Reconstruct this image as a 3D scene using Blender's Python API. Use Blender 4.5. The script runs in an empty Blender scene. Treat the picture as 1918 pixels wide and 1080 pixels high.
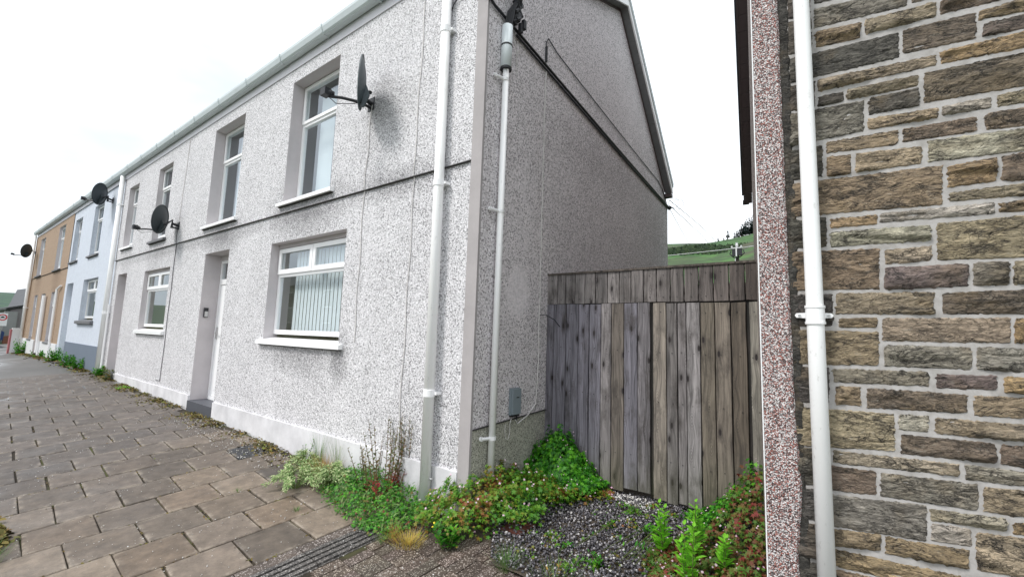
import bpy, math, random
import numpy as np
from mathutils import Vector, Matrix
R = math.radians
random.seed(7); rng = np.random.default_rng(11)
scn = bpy.context.scene
COL = scn.collection

# ------------------------------------------------------------------ camera
cam_d = bpy.data.cameras.new('camera'); cam = bpy.data.objects.new('camera', cam_d); COL.objects.link(cam)
yaw, pit, rol = R(-36.44), R(6.34), R(1.90)
fw = Vector((math.sin(yaw)*math.cos(pit), math.cos(yaw)*math.cos(pit), math.sin(pit)))
r0 = Vector((math.cos(yaw), -math.sin(yaw), 0)); u0 = r0.cross(fw)
rr = r0*math.cos(rol) + u0*math.sin(rol); uu = u0*math.cos(rol) - r0*math.sin(rol)
cam.matrix_world = Matrix(((rr.x, uu.x, -fw.x, 0), (rr.y, uu.y, -fw.y, -2.8), (rr.z, uu.z, -fw.z, 1.64), (0, 0, 0, 1)))
cam_d.sensor_width = 36; cam_d.lens = 817/1918*36; cam_d.clip_start = .05; cam_d.clip_end = 3000
scn.camera = cam

# ------------------------------------------------------------------ sky (bright overcast) and weak hazy sun
SUN_EL, SUN_AZ = 52, 205            # azimuth clockwise from +Y: the sun stands over the road, behind the camera
wd = bpy.data.worlds.new('World'); scn.world = wd; wd.use_nodes = True
nt = wd.node_tree; nt.nodes.clear()
def wn(t, **k):
    n = nt.nodes.new(t)
    for a, b in k.items(): setattr(n, a, b)
    return n
sky = wn('ShaderNodeTexSky', sky_type='NISHITA', sun_disc=False, sun_elevation=R(SUN_EL), sun_rotation=R(SUN_AZ), air_density=1.0, dust_density=3.0)
bg1 = wn('ShaderNodeBackground'); bg1.inputs[1].default_value = .10
tc = wn('ShaderNodeTexCoord'); mp = wn('ShaderNodeMapping'); mp.inputs['Scale'].default_value = (1.1, 1.1, 2.6)
nz = wn('ShaderNodeTexNoise'); nz.inputs['Scale'].default_value = 1.3; nz.inputs['Detail'].default_value = 5; nz.inputs['Roughness'].default_value = .55
cr = wn('ShaderNodeValToRGB')
e = cr.color_ramp.elements
e[0].position = .34; e[0].color = (.60, .665, .73, 1)
e[1].position = .62; e[1].color = (.95, .975, 1.0, 1)
bg2 = wn('ShaderNodeBackground'); bg2.inputs[1].default_value = 1.0
mx = wn('ShaderNodeMixShader'); mx.inputs[0].default_value = .88
wo = wn('ShaderNodeOutputWorld')
L = nt.links.new
L(sky.outputs[0], bg1.inputs[0]); L(tc.outputs['Generated'], mp.inputs[0]); L(mp.outputs[0], nz.inputs['Vector'])
L(nz.outputs['Fac'], cr.inputs[0]); L(cr.outputs[0], bg2.inputs[0])
L(bg1.outputs[0], mx.inputs[1]); L(bg2.outputs[0], mx.inputs[2]); L(mx.outputs[0], wo.inputs[0])
sd = bpy.data.lights.new('sun', 'SUN'); sd.energy = 1.5; sd.angle = R(14); sd.color = (1, .975, .94)
sun = bpy.data.objects.new('sun', sd); COL.objects.link(sun)
az, el = R(SUN_AZ), R(SUN_EL)
sdir = Vector((math.sin(az)*math.cos(el), math.cos(az)*math.cos(el), math.sin(el)))
sun.rotation_euler = sdir.to_track_quat('Z', 'Y').to_euler()
scn.view_settings.view_transform = 'Standard'; scn.view_settings.look = 'None'
scn.view_settings.exposure = .74; scn.view_settings.gamma = 1; scn.view_settings.use_curve_mapping = False
scn.cycles.max_bounces = 6; scn.cycles.transparent_max_bounces = 12

# ------------------------------------------------------------------ node helper
class NT:
    def __init__(s, name):
        s.m = bpy.data.materials.new(name); s.m.use_nodes = True; s.t = s.m.node_tree; s.t.nodes.clear()
        s.out = s.t.nodes.new('ShaderNodeOutputMaterial'); s.b = s.t.nodes.new('ShaderNodeBsdfPrincipled')
        s.l(s.b.outputs[0], s.out.inputs[0])
    def l(s, a, b): s.t.links.new(a, b)
    def n(s, typ, ins=None, **k):
        q = s.t.nodes.new('ShaderNode'+typ)
        for a, b in k.items(): setattr(q, a, b)
        for a, b in (ins or {}).items(): s.put(q.inputs[a], b)
        return q
    def put(s, sock, v):
        if isinstance(v, bpy.types.NodeSocket): s.l(v, sock)
        elif isinstance(v, bpy.types.Node): s.l(v.outputs[0], sock)
        elif isinstance(v, tuple) and len(v) == 3 and len(getattr(sock, 'default_value', (0,)*3)) == 4: sock.default_value = v+(1,)
        else: sock.default_value = v
    def pos(s): return s.n('NewGeometry').outputs['Position']
    def math(s, op, a, b=0., clamp=False): return s.n('Math', {0: a, 1: b}, operation=op, use_clamp=clamp).outputs[0]
    def noise(s, scale, detail=4, rough=.5, vec=None, out='Fac', stretch=None, dist=0):
        v = vec if vec is not None else s.pos()
        if stretch: v = s.n('VectorMath', {0: v, 1: stretch}, operation='MULTIPLY').outputs[0]
        return s.n('TexNoise', {'Vector': v, 'Scale': scale, 'Detail': detail, 'Roughness': rough, 'Distortion': dist}).outputs[out]
    def vor(s, scale, vec=None, feature='F1', rnd=1.):
        return s.n('TexVoronoi', {'Vector': vec if vec is not None else s.pos(), 'Scale': scale, 'Randomness': rnd}, feature=feature)
    def ramp(s, fac, stops, interp='LINEAR'):
        q = s.n('ValToRGB', {0: fac}); c = q.color_ramp; c.interpolation = interp
        while len(c.elements) < len(stops): c.elements.new(.5)
        for el_, (p, col) in zip(c.elements, stops):
            el_.position = p; el_.color = (col if isinstance(col, tuple) else (col,)*3)+(1,)
        return q.outputs[0]
    def mix(s, fac, a, b, mode='MIX'):
        q = s.n('Mix', data_type='RGBA', blend_type=mode); s.put(q.inputs[0], fac); s.put(q.inputs[6], a); s.put(q.inputs[7], b); return q.outputs[2]
    def bump(s, h, strength=.5, dist=.01):
        s.l(s.n('Bump', {'Height': h, 'Strength': strength, 'Distance': dist}).outputs[0], s.b.inputs['Normal'])
    def set(s, color=None, rough=None, **k):
        if color is not None: s.put(s.b.inputs['Base Color'], color)
        if rough is not None: s.put(s.b.inputs['Roughness'], rough)
        for a, b in k.items(): s.put(s.b.inputs[a.replace('_', ' ')], b)
        return s.m
    def objcol(s): return s.n('ObjectInfo').outputs['Color']

def blob(t, P, c, r):
    """soft ellipsoid mask (a stain with a place of its own)"""
    d = t.n('VectorMath', {0: P, 1: c}, operation='SUBTRACT').outputs[0]
    d = t.n('VectorMath', {0: d, 1: tuple(1/q for q in r)}, operation='MULTIPLY').outputs[0]
    ln = t.n('VectorMath', {0: d}, operation='LENGTH').outputs['Value']
    return t.math('SUBTRACT', 1., ln, clamp=True)

def dash(name, scale, base, speck, p=.25, var=.25, bumpd=.006, stains=(), bs=.6, third=None, p3=.2, soft=.5):
    """pebbledash: a pale field of chips with dark gaps and dark chips scattered in it"""
    t = NT(name); P = t.pos()
    v = t.vor(scale); v2 = t.vor(scale*1.9)
    c1 = t.n('SeparateColor', {0: v.outputs['Color']}); c2 = t.n('SeparateColor', {0: v2.outputs['Color']})
    big = t.noise(1.1, 5, .6); mid = t.noise(6, 5, .7)
    pp = t.math('ADD', t.math('MULTIPLY', t.math('SUBTRACT', big, .5), .35), p)
    dirt = t.noise(5, 6, .7); run = t.noise(9, 4, .6, stretch=(1, 1, .12))
    grime = t.math('MULTIPLY', t.ramp(run, [(.52, 0.), (.75, .35)]), t.ramp(dirt, [(.45, 0.), (.65, 1.)]))
    for c, r, w in stains:
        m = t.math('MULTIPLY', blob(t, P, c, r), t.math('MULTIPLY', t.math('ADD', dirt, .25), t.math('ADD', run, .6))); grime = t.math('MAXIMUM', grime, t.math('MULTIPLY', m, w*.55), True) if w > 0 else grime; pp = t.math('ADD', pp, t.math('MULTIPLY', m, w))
    dark1 = t.math('MULTIPLY', t.math('LESS_THAN', c1.outputs[0], pp), t.ramp(v.outputs['Distance'], [(.36, 1.), (.62, 0.)]))
    dark2 = t.math('MULTIPLY', t.math('LESS_THAN', c2.outputs[1], t.math('ADD', pp, .08)), .75*soft+.1)
    dk = t.math('MAXIMUM', dark1, dark2)
    b = t.mix(t.math('MULTIPLY', c1.outputs[2], 1.), tuple(q*(1-var) for q in base), base)
    if third: b = t.mix(t.math('LESS_THAN', c2.outputs[0], p3), b, third)
    b = t.mix(t.ramp(mid, [(.35, .22), (.6, 0.)]), b, tuple(q*.6 for q in base))
    b = t.mix(grime, b, tuple(q*.38 for q in base))
    col = t.mix(dk, b, speck)
    t.bump(t.math('ADD', v.outputs['Distance'], t.math('MULTIPLY', v2.outputs['Distance'], .6)), bs, bumpd)
    return t.set(col, .85)

STN = [((-5.4, 0, 3.2), (1.1, .6, .5), .8), ((-8.0, 0, 3.15), (.9, .6, .5), .75), ((-11.2, 0, 3.2), (1., .6, .6), .3), ((-5.3, 0, 1.33), (1.1, .5, .3), .45),
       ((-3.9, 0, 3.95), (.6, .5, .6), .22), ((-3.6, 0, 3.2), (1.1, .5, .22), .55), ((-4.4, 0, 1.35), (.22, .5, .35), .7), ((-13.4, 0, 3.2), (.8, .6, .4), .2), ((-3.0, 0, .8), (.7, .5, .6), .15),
       ((-9.6, 0, 3.1), (6.0, .3, .13), .35)]
M = {}
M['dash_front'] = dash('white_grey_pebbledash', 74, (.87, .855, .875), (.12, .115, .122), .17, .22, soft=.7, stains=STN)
M['dash_gable'] = dash('grey_pebbledash', 74, (.95, .90, .92), (.20, .18, .187), .20, .30, bumpd=.004,
                       stains=[((-2.43, 5., 3.2), (1., 1.6, 1.8), .45), ((-2.43, .6, 2.07), (.3, .21, .30), -.9), ((-2.43, 2.5, 4.0), (1, 2.5, .5), .2), ((-2.43, 4., 5.6), (1, 2.5, 1.5), -.2)])
M['dash_low'] = dash('greenish_base_render', 90, (.66, .65, .56), (.12, .12, .10), .22, .4, bumpd=.003, bs=.4)
M['dash_red'] = dash('red_and_white_pebbledash', 112, (.88, .84, .83), (.07, .05, .05), .27, .25, bumpd=.006, bs=1., third=(.37, .13, .10), p3=.40, soft=1.)
M['dash_brown'] = dash('brown_side_pebbledash', 100, (.40, .34, .31), (.08, .06, .06), .3, .4, bumpd=.005)
M['dash_ochre'] = dash('ochre_roughcast', 60, (.46, .335, .235), (.28, .19, .13), .25, .2, bumpd=.004, stains=[((-22.3, 0, 3.2), (1., .5, .6), .8), ((-26.2, 0, 3.2), (1., .5, .6), .8), ((-22.3, 0, 2.8), (.8, .5, .2), .9)])
M['dash_blue'] = dash('pale_blue_render', 60, (.68, .73, .81), (.5, .55, .64), .15, .06, bumpd=.002, bs=.3)
def plain(name, col, rough=.6, var=.12, sc=3., bumps=0, metallic=0., bsc=40, **k):
    t = NT(name); n = t.noise(sc, 6, .65)
    c = t.mix(t.math('MULTIPLY', t.math('SUBTRACT', n, .35, True), 2.2*var*3, True), col, tuple(q*(1-2.2*var) for q in col))
    if bumps: t.bump(t.noise(bsc, 4), bumps, .004)
    return t.set(c, rough, Metallic=metallic, **k)
M['reveal'] = plain('smooth_grey_render', (.60, .56, .57), .8, .16, 2.3, .3)
M['quoin'] = plain('smooth_quoin_render', (.44, .41, .41), .8, .2, 2.0, .3)
M['plinth'] = plain('white_painted_plinth', (.78, .77, .79), .7, .24, 2.6, .25)
M['whitebase'] = plain('white_base_paint', (.78, .79, .80), .7, .1, 2)
M['greybase'] = plain('slate_blue_base_paint', (.16, .195, .25), .7, .1, 2)
M['upvc'] = plain('white_plastic', (.95, .95, .955), .3, .03, 7)
t = NT('grimy_white_pipe'); n1 = t.noise(9, 5, .7, stretch=(1, 1, .15)); n2 = t.noise(38, 5, .7, stretch=(1, 1, .5))
M['pipe'] = t.set(t.mix(t.ramp(n2, [(.60, 0.), (.72, .35)]), t.ramp(n1, [(.35, (.95, .95, .95)), (.58, (.93, .93, .92)), (.75, (.74, .74, .70))]), (.35, .34, .30)), .33)
M['fascia'] = plain('white_fascia_board', (.74, .73, .77), .5, .06, 3)
M['gutter'] = plain('weathered_white_gutter', (.62, .68, .69), .45, .12, 4)
M['soffit'] = plain('grey_soffit_board', (.23, .235, .24), .7, .2, 3)
M['brownsoffit'] = plain('dark_brown_soffit', (.10, .075, .075), .6, .1, 3)
M['step'] = plain('dark_blue_grey_step_paint', (.085, .09, .105), .55, .15, 4)
M['sillgrey'] = plain('dark_sill_paint', (.16, .16, .17), .6, .15, 5)
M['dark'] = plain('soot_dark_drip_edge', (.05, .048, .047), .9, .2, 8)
M['rubber'] = plain('black_rubber', (.016, .017, .021), .5, .1, 9)
M['dish'] = plain('dark_grey_dish_paint', (.055, .075, .085), .45, .15, 6)
M['dish2'] = plain('near_black_dish_paint', (.03, .04, .045), .5, .15, 6)
M['metalbox'] = plain('blue_grey_box', (.24, .29, .32), .45, .08, 6)
M['metal'] = plain('zinc_fitting', (.5, .5, .5), .35, .1, 20, metallic=.8)
M['sleeve'] = plain('pale_grey_sleeve', (.78, .84, .86), .4, .05, 5)
M['whitecable'] = plain('dirty_white_cable', (.72, .70, .68), .6, .15, 12)
M['roof'] = plain('dark_slate_roof', (.06, .062, .068), .6, .2, 3, .4)
M['farrender'] = plain('purple_grey_far_render', (.25, .225, .235), .9, .12, .6)
M['farstone'] = plain('pale_far_stone', (.30, .30, .29), .9, .2, .9)
M['redpaint'] = plain('red_edge_paint', (.45, .16, .17), .7, .1, 3)
M['redbrick'] = plain('red_brown_wall', (.22, .09, .06), .9, .2, 1.5)
M['carblue'] = plain('blue_car_paint', (.02, .05, .16), .3, .05, 2)
M['signwhite'] = plain('sign_white', (.8, .8, .8), .5, .02, 2)
M['signred'] = plain('sign_red', (.55, .03, .04), .5, .02, 2)
M['black'] = plain('black_paint', (.02, .02, .02), .5, .02, 2)
M['kerb'] = plain('concrete_kerb', (.22, .21, .20), .8, .15, 4, .3)
M['room'] = plain('beige_room', (.62, .60, .46), .9, .05, 2)
M['roomdark'] = plain('dim_room', (.30, .33, .33), .9, .05, 2)
M['blind'] = plain('white_blind_fabric', (.85, .92, .93), .8, .04, 4)
M['trunk'] = plain('bark', (.06, .05, .04), .9, .2, 8)
M['wire'] = plain('thin_grey_wire', (.14, .14, .16), .6, .05, 2)
M['whitewire'] = plain('pale_wire', (.7, .7, .7), .6, .05, 2)
M['rust'] = plain('rust_red_tray', (.10, .03, .02), .7, .25, 12)
# glass
t = NT('window_glass'); t.t.nodes.remove(t.b)
gl = t.n('BsdfGlossy', {'Color': (.90, .95, 1.), 'Roughness': .02}); tr = t.n('BsdfTransparent', {'Color': (.945, .965, .97)})
lw = t.n('LayerWeight', {'Blend': .35}); fac = t.math('ADD', t.math('MULTIPLY', t.math('POWER', lw.outputs['Facing'], 2.), .6), .17, True)
ms = t.n('MixShader', {0: fac, 1: tr, 2: gl}); t.l(ms.outputs[0], t.out.inputs[0]); M['glass'] = t.m
# weathered wood, boards run along world Z; each board takes its own tint and shift
t = NT('weathered_board'); oi = t.n('ObjectInfo'); P = t.pos()
sh = t.n('CombineXYZ', {0: t.math('MULTIPLY', oi.outputs['Random'], 37.), 1: 0., 2: t.math('MULTIPLY', oi.outputs['Random'], 91.)}).outputs[0]
Q = t.n('VectorMath', {0: P, 1: sh}, operation='ADD').outputs[0]
sq = t.n('SeparateXYZ', {0: Q}); kv = t.n('TexVoronoi', {'Vector': t.n('CombineXYZ', {0: t.math('MULTIPLY', sq.outputs[0], 8.), 1: t.math('MULTIPLY', sq.outputs[2], 2.9), 2: 0.}).outputs[0], 'Scale': 1.}, feature='F1', voronoi_dimensions='2D')
kd = kv.outputs['Distance']
ring = t.math('MULTIPLY', t.math('SUBTRACT', .34, kd, True), 3.)
warp = t.n('CombineXYZ', {0: t.math('MULTIPLY', t.math('POWER', t.math('SUBTRACT', .75, kd, True), 2.), .05), 1: 0., 2: 0.}).outputs[0]
G = t.n('VectorMath', {0: t.n('VectorMath', {0: Q, 1: warp}, operation='ADD').outputs[0], 1: (1., .3, .035)}, operation='MULTIPLY').outputs[0]
gr = t.noise(95, 6, .65, G, dist=.15); gr2 = t.noise(24, 5, .6, G, dist=.12)
kr = t.math('GREATER_THAN', t.n('SeparateColor', {0: kv.outputs['Color']}).outputs[0], .42); knot = t.math('MULTIPLY', kr, t.ramp(kd, [(.065, 1.), (.10, .0)])); halo = t.math('MULTIPLY', kr, t.ramp(kd, [(.08, .55), (.24, 0.)])); rings = t.math('MULTIPLY', t.math('SINE', t.math('MULTIPLY', kd, 90.)), t.ramp(kd, [(.10, .4), (.26, 0.)]))
blot = t.noise(3.2, 6, .7, Q, stretch=(2.2, 1, .9))
g = t.math('ADD', t.math('MULTIPLY', gr, .55), t.math('MULTIPLY', gr2, .45))
c = t.mix(1., oi.outputs['Color'], t.ramp(g, [(.34, .22), (.46, .68), (.58, 1.2), (.70, 1.6)]), 'MULTIPLY')
c = t.mix(t.ramp(blot, [(.50, .0), (.68, .8)]), c, (.05, .042, .038))
c = t.mix(t.math('MAXIMUM', t.math('MAXIMUM', knot, halo), rings), c, (.025, .02, .02))
zz = t.n('SeparateXYZ', {0: P}).outputs[2]
alg = t.math('MULTIPLY', t.math('SUBTRACT', .75, zz, True), t.noise(4, 4), True)
c = t.mix(alg, c, (.10, .11, .035))
t.bump(t.math('SUBTRACT', g, t.math('MULTIPLY', knot, .5)), .7, .006); M['wood'] = t.set(c, .85)
# paving slab
t = NT('concrete_slab'); oi = t.n('ObjectInfo'); P = t.pos()
edge = t.n('Attribute', attribute_name='edge').outputs['Fac']
n1 = t.noise(9, 7, .7); n2 = t.noise(60, 4, .7); n3 = t.noise(2.2, 5, .6)
c = t.mix(1., oi.outputs['Color'], t.ramp(n1, [(.3, .55), (.5, .85), (.7, 1.2)]), 'MULTIPLY')
c = t.mix(t.math('MULTIPLY', t.math('MULTIPLY', edge, t.ramp(n1, [(.46, 0.), (.62, 1.)])), .5), c, (.36, .31, .25))
c = t.mix(t.ramp(n2, [(.3, .5), (.45, 0.)]), c, (.06, .052, .045))
sp = t.vor(55); spk = t.ramp(sp.outputs['Distance'], [(.10, 1.), (.16, 0.)]); sr = t.ramp(t.n('SeparateColor', {0: sp.outputs['Color']}).outputs[0], [(.90, 0.), (.92, 1.)])
c = t.mix(t.math('MULTIPLY', spk, sr), c, (.62, .60, .56))
t.bump(t.math('ADD', n2, t.math('MULTIPLY', n1, .6)), .45, .004)
M['slab'] = t.set(c, t.ramp(n3, [(.3, .38), (.65, .75)]))
# rock-faced stone
t = NT('rock_faced_sandstone'); oi = t.n('ObjectInfo'); P = t.pos()
sh = t.n('VectorMath', {0: P, 1: t.n('CombineXYZ', {0: t.math('MULTIPLY', oi.outputs['Random'], 50.), 1: 0., 2: t.math('MULTIPLY', oi.outputs['Random'], 23.)}).outputs[0]}, operation='ADD').outputs[0]
s1 = t.noise(13, 8, .72, sh, stretch=(.55, .55, 1.7), dist=1.2); s2 = t.noise(48, 6, .75, sh, stretch=(.6, .6, 1.5), dist=.8); s3 = t.noise(5, 4, .6, sh)
s4 = t.noise(7, 6, .7, sh, stretch=(1, 1, 2.2), dist=.6)
c = t.mix(1., oi.outputs['Color'], t.ramp(s1, [(.28, .40), (.45, .85), (.6, 1.2), (.75, 1.6)]), 'MULTIPLY')
c = t.mix(t.ramp(s3, [(.50, 0.), (.70, .4)]), c, (.38, .27, .14))
c = t.mix(t.ramp(s4, [(.52, 0.), (.62, .6)]), c, (.10, .087, .07))
s5 = t.noise(9, 5, .65, sh, stretch=(.45, .45, 1.5), dist=1.6); s6 = t.noise(22, 5, .7, sh, stretch=(.5, .5, 1.4), dist=1.)
cr1 = t.ramp(t.math('ABSOLUTE', t.math('SUBTRACT', s5, .5)), [(.0, 1.), (.022, 0.)]); cr2 = t.ramp(t.math('ABSOLUTE', t.math('SUBTRACT', s6, .46)), [(.0, .85), (.022, 0.)])
crk = t.math('MULTIPLY', t.math('MAXIMUM', cr1, cr2), t.ramp(s4, [(.40, .15), (.56, 1.)]))
c = t.mix(t.ramp(s2, [(.32, .8), (.43, 0.)]), c, (.035, .032, .03))
c = t.mix(t.ramp(s2, [(.55, 0.), (.70, .55)]), c, (.50, .47, .40))
c = t.mix(crk, c, (.022, .02, .018))
t.bump(t.math('SUBTRACT', t.math('ADD', s1, t.math('MULTIPLY', s2, .6)), t.math('MULTIPLY', crk, .6)), 1., .038); M['stone'] = t.set(c, .85)
t = NT('pale_mortar'); n1 = t.noise(14, 6, .7); n2 = t.noise(90, 4, .7)
t.bump(t.math('ADD', n1, t.math('MULTIPLY', n2, .3)), .35, .005)
M['mortar'] = t.set(t.mix(t.ramp(n2, [(.35, .22), (.5, 0.)]), t.ramp(n1, [(.3, (.33, .31, .29)), (.6, (.49, .47, .455))]), (.28, .27, .26)), .9)
def island(name, stops, rough=.75, trans=0., mixn=0., bumps=0, var=1.0):
    t = NT(name); r_ = t.n('NewGeometry').outputs['Random Per Island']
    f = r_
    if mixn: f = t.math('ADD', t.math('MULTIPLY', r_, 1-mixn), t.math('MULTIPLY', t.math('MULTIPLY', t.math('SUBTRACT', t.noise(3.2, 3, .5), .28), 2.2, True), mixn))
    c = t.ramp(f, stops)
    if bumps: t.bump(t.noise(120, 4), bumps, .004)
    t.set(c, rough)
    if trans:
        tl = t.n('BsdfTranslucent', {'Color': c}); m_ = t.n('MixShader', {0: trans, 1: t.b.outputs[0], 2: tl.outputs[0]}); t.l(m_.outputs[0], t.out.inputs[0])
    return t.m
M['gravel'] = island('grey_gravel_stones', [(0, (.035, .032, .035)), (.35, (.085, .08, .09)), (.75, (.16, .15, .165)), (.9, (.36, .34, .35)), (1, (.6, .58, .56))], .7, bumps=.5)
M['chips'] = island('fallen_white_chips', [(0, (.3, .28, .25)), (.5, (.6, .58, .55)), (1, (.75, .74, .72))], .8)
M['leaf_herb'] = island('herb_leaves', [(0, (.022, .09, .008)), (.25, (.06, .22, .012)), (.50, (.14, .30, .016)), (.66, (.22, .20, .025)), (.80, (.27, .10, .025)), (1, (.20, .02, .02))], .6, .3, mixn=.5)
M['leaf_green'] = island('fresh_green_leaves', [(0, (.012, .09, .004)), (.45, (.04, .25, .008)), (1, (.15, .46, .02))], .55, .3)
M['leaf_red'] = island('reddened_leaves', [(0, (.03, .12, .012)), (.38, (.11, .22, .025)), (.55, (.18, .13, .03)), (.72, (.17, .05, .025)), (.88, (.26, .03, .025)), (1, (.38, .03, .04))], .6, .3, mixn=.35)
M['leaf_lime'] = island('bright_lime_leaves', [(0, (.13, .46, .015)), (1, (.30, .70, .05))], .5, .35)
M['leaf_silver'] = island('silver_green_leaves', [(0, (.10, .24, .05)), (.35, (.32, .46, .18)), (1, (.68, .73, .42))], .7, .3)
M['leaf_olive'] = island('olive_leaves', [(0, (.06, .10, .03)), (.6, (.15, .17, .06)), (1, (.25, .16, .07))], .6, .3)
M['leaf_crimson'] = island('crimson_leaves', [(0, (.30, .03, .03)), (.5, (.42, .06, .05)), (1, (.25, .12, .05))], .6, .3)
M['grass_dry'] = island('dry_orange_grass', [(0, (.30, .15, .04)), (.5, (.48, .28, .06)), (1, (.55, .42, .12))], .7, .3)
M['grass_yellow'] = island('yellow_grass', [(0, (.42, .25, .09)), (.5, (.60, .44, .10)), (1, (.62, .58, .10))], .7, .3)
M['grass'] = island('green_grass', [(0, (.05, .13, .02)), (.6, (.12, .26, .05)), (1, (.30, .38, .14))], .6, .3)
M['moss'] = island('moss_and_litter', [(0, (.05, .045, .02)), (.35, (.12, .11, .03)), (.65, (.22, .16, .04)), (.85, (.12, .06, .03)), (1, (.17, .22, .03))], .9)
M['petal'] = island('pale_pink_petals', [(0, (.75, .42, .58)), (1, (.85, .72, .80))], .6, .3)
M['petal_y'] = island('yellow_petals', [(0, (.85, .62, .03)), (1, (.9, .75, .05))], .6, .2)
M['stem'] = plain('green_stem', (.12, .16, .04), .7, .1, 9)
M['stem_red'] = plain('red_brown_stem', (.17, .09, .04), .7, .1, 9)
M['conifer'] = island('dark_conifer', [(0, (.008, .02, .02)), (1, (.02, .04, .032))], .9)
M['bush'] = island('hillside_bush', [(0, (.012, .03, .012)), (1, (.035, .06, .02))], .9)
# soil
t = NT('gritty_soil'); n1 = t.noise(12, 7, .7); n2 = t.noise(120, 4, .7)
t.bump(t.math('ADD', n1, n2), .8, .01); M['soil'] = t.set(t.mix(t.ramp(n2, [(.5, 0.), (.7, .6)]), t.ramp(n1, [(.3, (.03, .024, .018)), (.7, (.10, .075, .05))]), (.22, .2, .18)), .9)
# asphalt, damp
t = NT('damp_asphalt'); n1 = t.noise(.9, 6, .6, stretch=(.35, 1, 1)); n2 = t.noise(90, 4, .7); n3 = t.noise(.55, 4, .5, stretch=(.25, 1, 1))
t.bump(n2, .35, .003); M['asphalt'] = t.set(t.mix(t.ramp(n2, [(.35, 0.), (.7, .4)]), t.ramp(n1, [(.3, (.055, .052, .05)), (.7, (.12, .113, .105))]), (.2, .19, .18)), t.ramp(n3, [(.42, .12), (.56, .6)]))
# bedding between slabs
t = NT('dirty_joint_sand'); n1 = t.noise(6, 6, .7); n2 = t.noise(1.6, 4, .6)
M['joint'] = t.set(t.mix(t.ramp(n2, [(.52, 0.), (.64, .8)]), t.ramp(n1, [(.3, (.018, .014, .010)), (.7, (.05, .038, .022))]), (.08, .09, .02)), .95)
# ribbed / exposed aggregate pavers
def paver(name, a, b, spk_col):
    t = NT(name); oi = t.n('ObjectInfo'); n1 = t.noise(7, 6, .7); v = t.vor(150)
    chip = t.n('SeparateColor', {0: v.outputs['Color']}).outputs[0]
    c = t.mix(t.ramp(chip, [(.80, 0.), (.86, 1.)]), t.ramp(n1, [(.3, a), (.7, b)]), spk_col); t.bump(v.outputs['Distance'], .9, .004)
    return t.set(t.mix(1., c, oi.outputs['Color'], 'MULTIPLY'), .6)
M['paver'] = paver('exposed_aggregate_paver', (.045, .034, .028), (.11, .082, .062), (.38, .34, .30))
M['ribbed'] = paver('dark_ribbed_paver', (.05, .046, .044), (.12, .11, .10), (.34, .32, .30))
# hill
t = NT('upland_grass'); n1 = t.noise(.035, 6, .6, stretch=(1, .45, 1)); n2 = t.noise(.25, 5, .7); n3 = t.noise(.018, 4, .5)
c = t.ramp(n1, [(.32, (.016, .032, .012)), (.45, (.032, .11, .014)), (.54, (.05, .16, .02)), (.62, (.055, .06, .022)), (.72, (.075, .065, .03))])
c = t.mix(t.ramp(n2, [(.45, 0.), (.58, .8)]), c, (.014, .028, .010)); c = t.mix(t.ramp(n3, [(.5, 0.), (.6, .5)]), c, (.05, .048, .025))
sx = t.n('SeparateXYZ', {0: t.pos()}).outputs[0]
c = t.mix(t.math('LESS_THAN', sx, -95.), c, t.ramp(n2, [(.35, (.022, .055, .04)), (.65, (.045, .095, .05))])); M['hill'] = t.set(c, .95)

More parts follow.
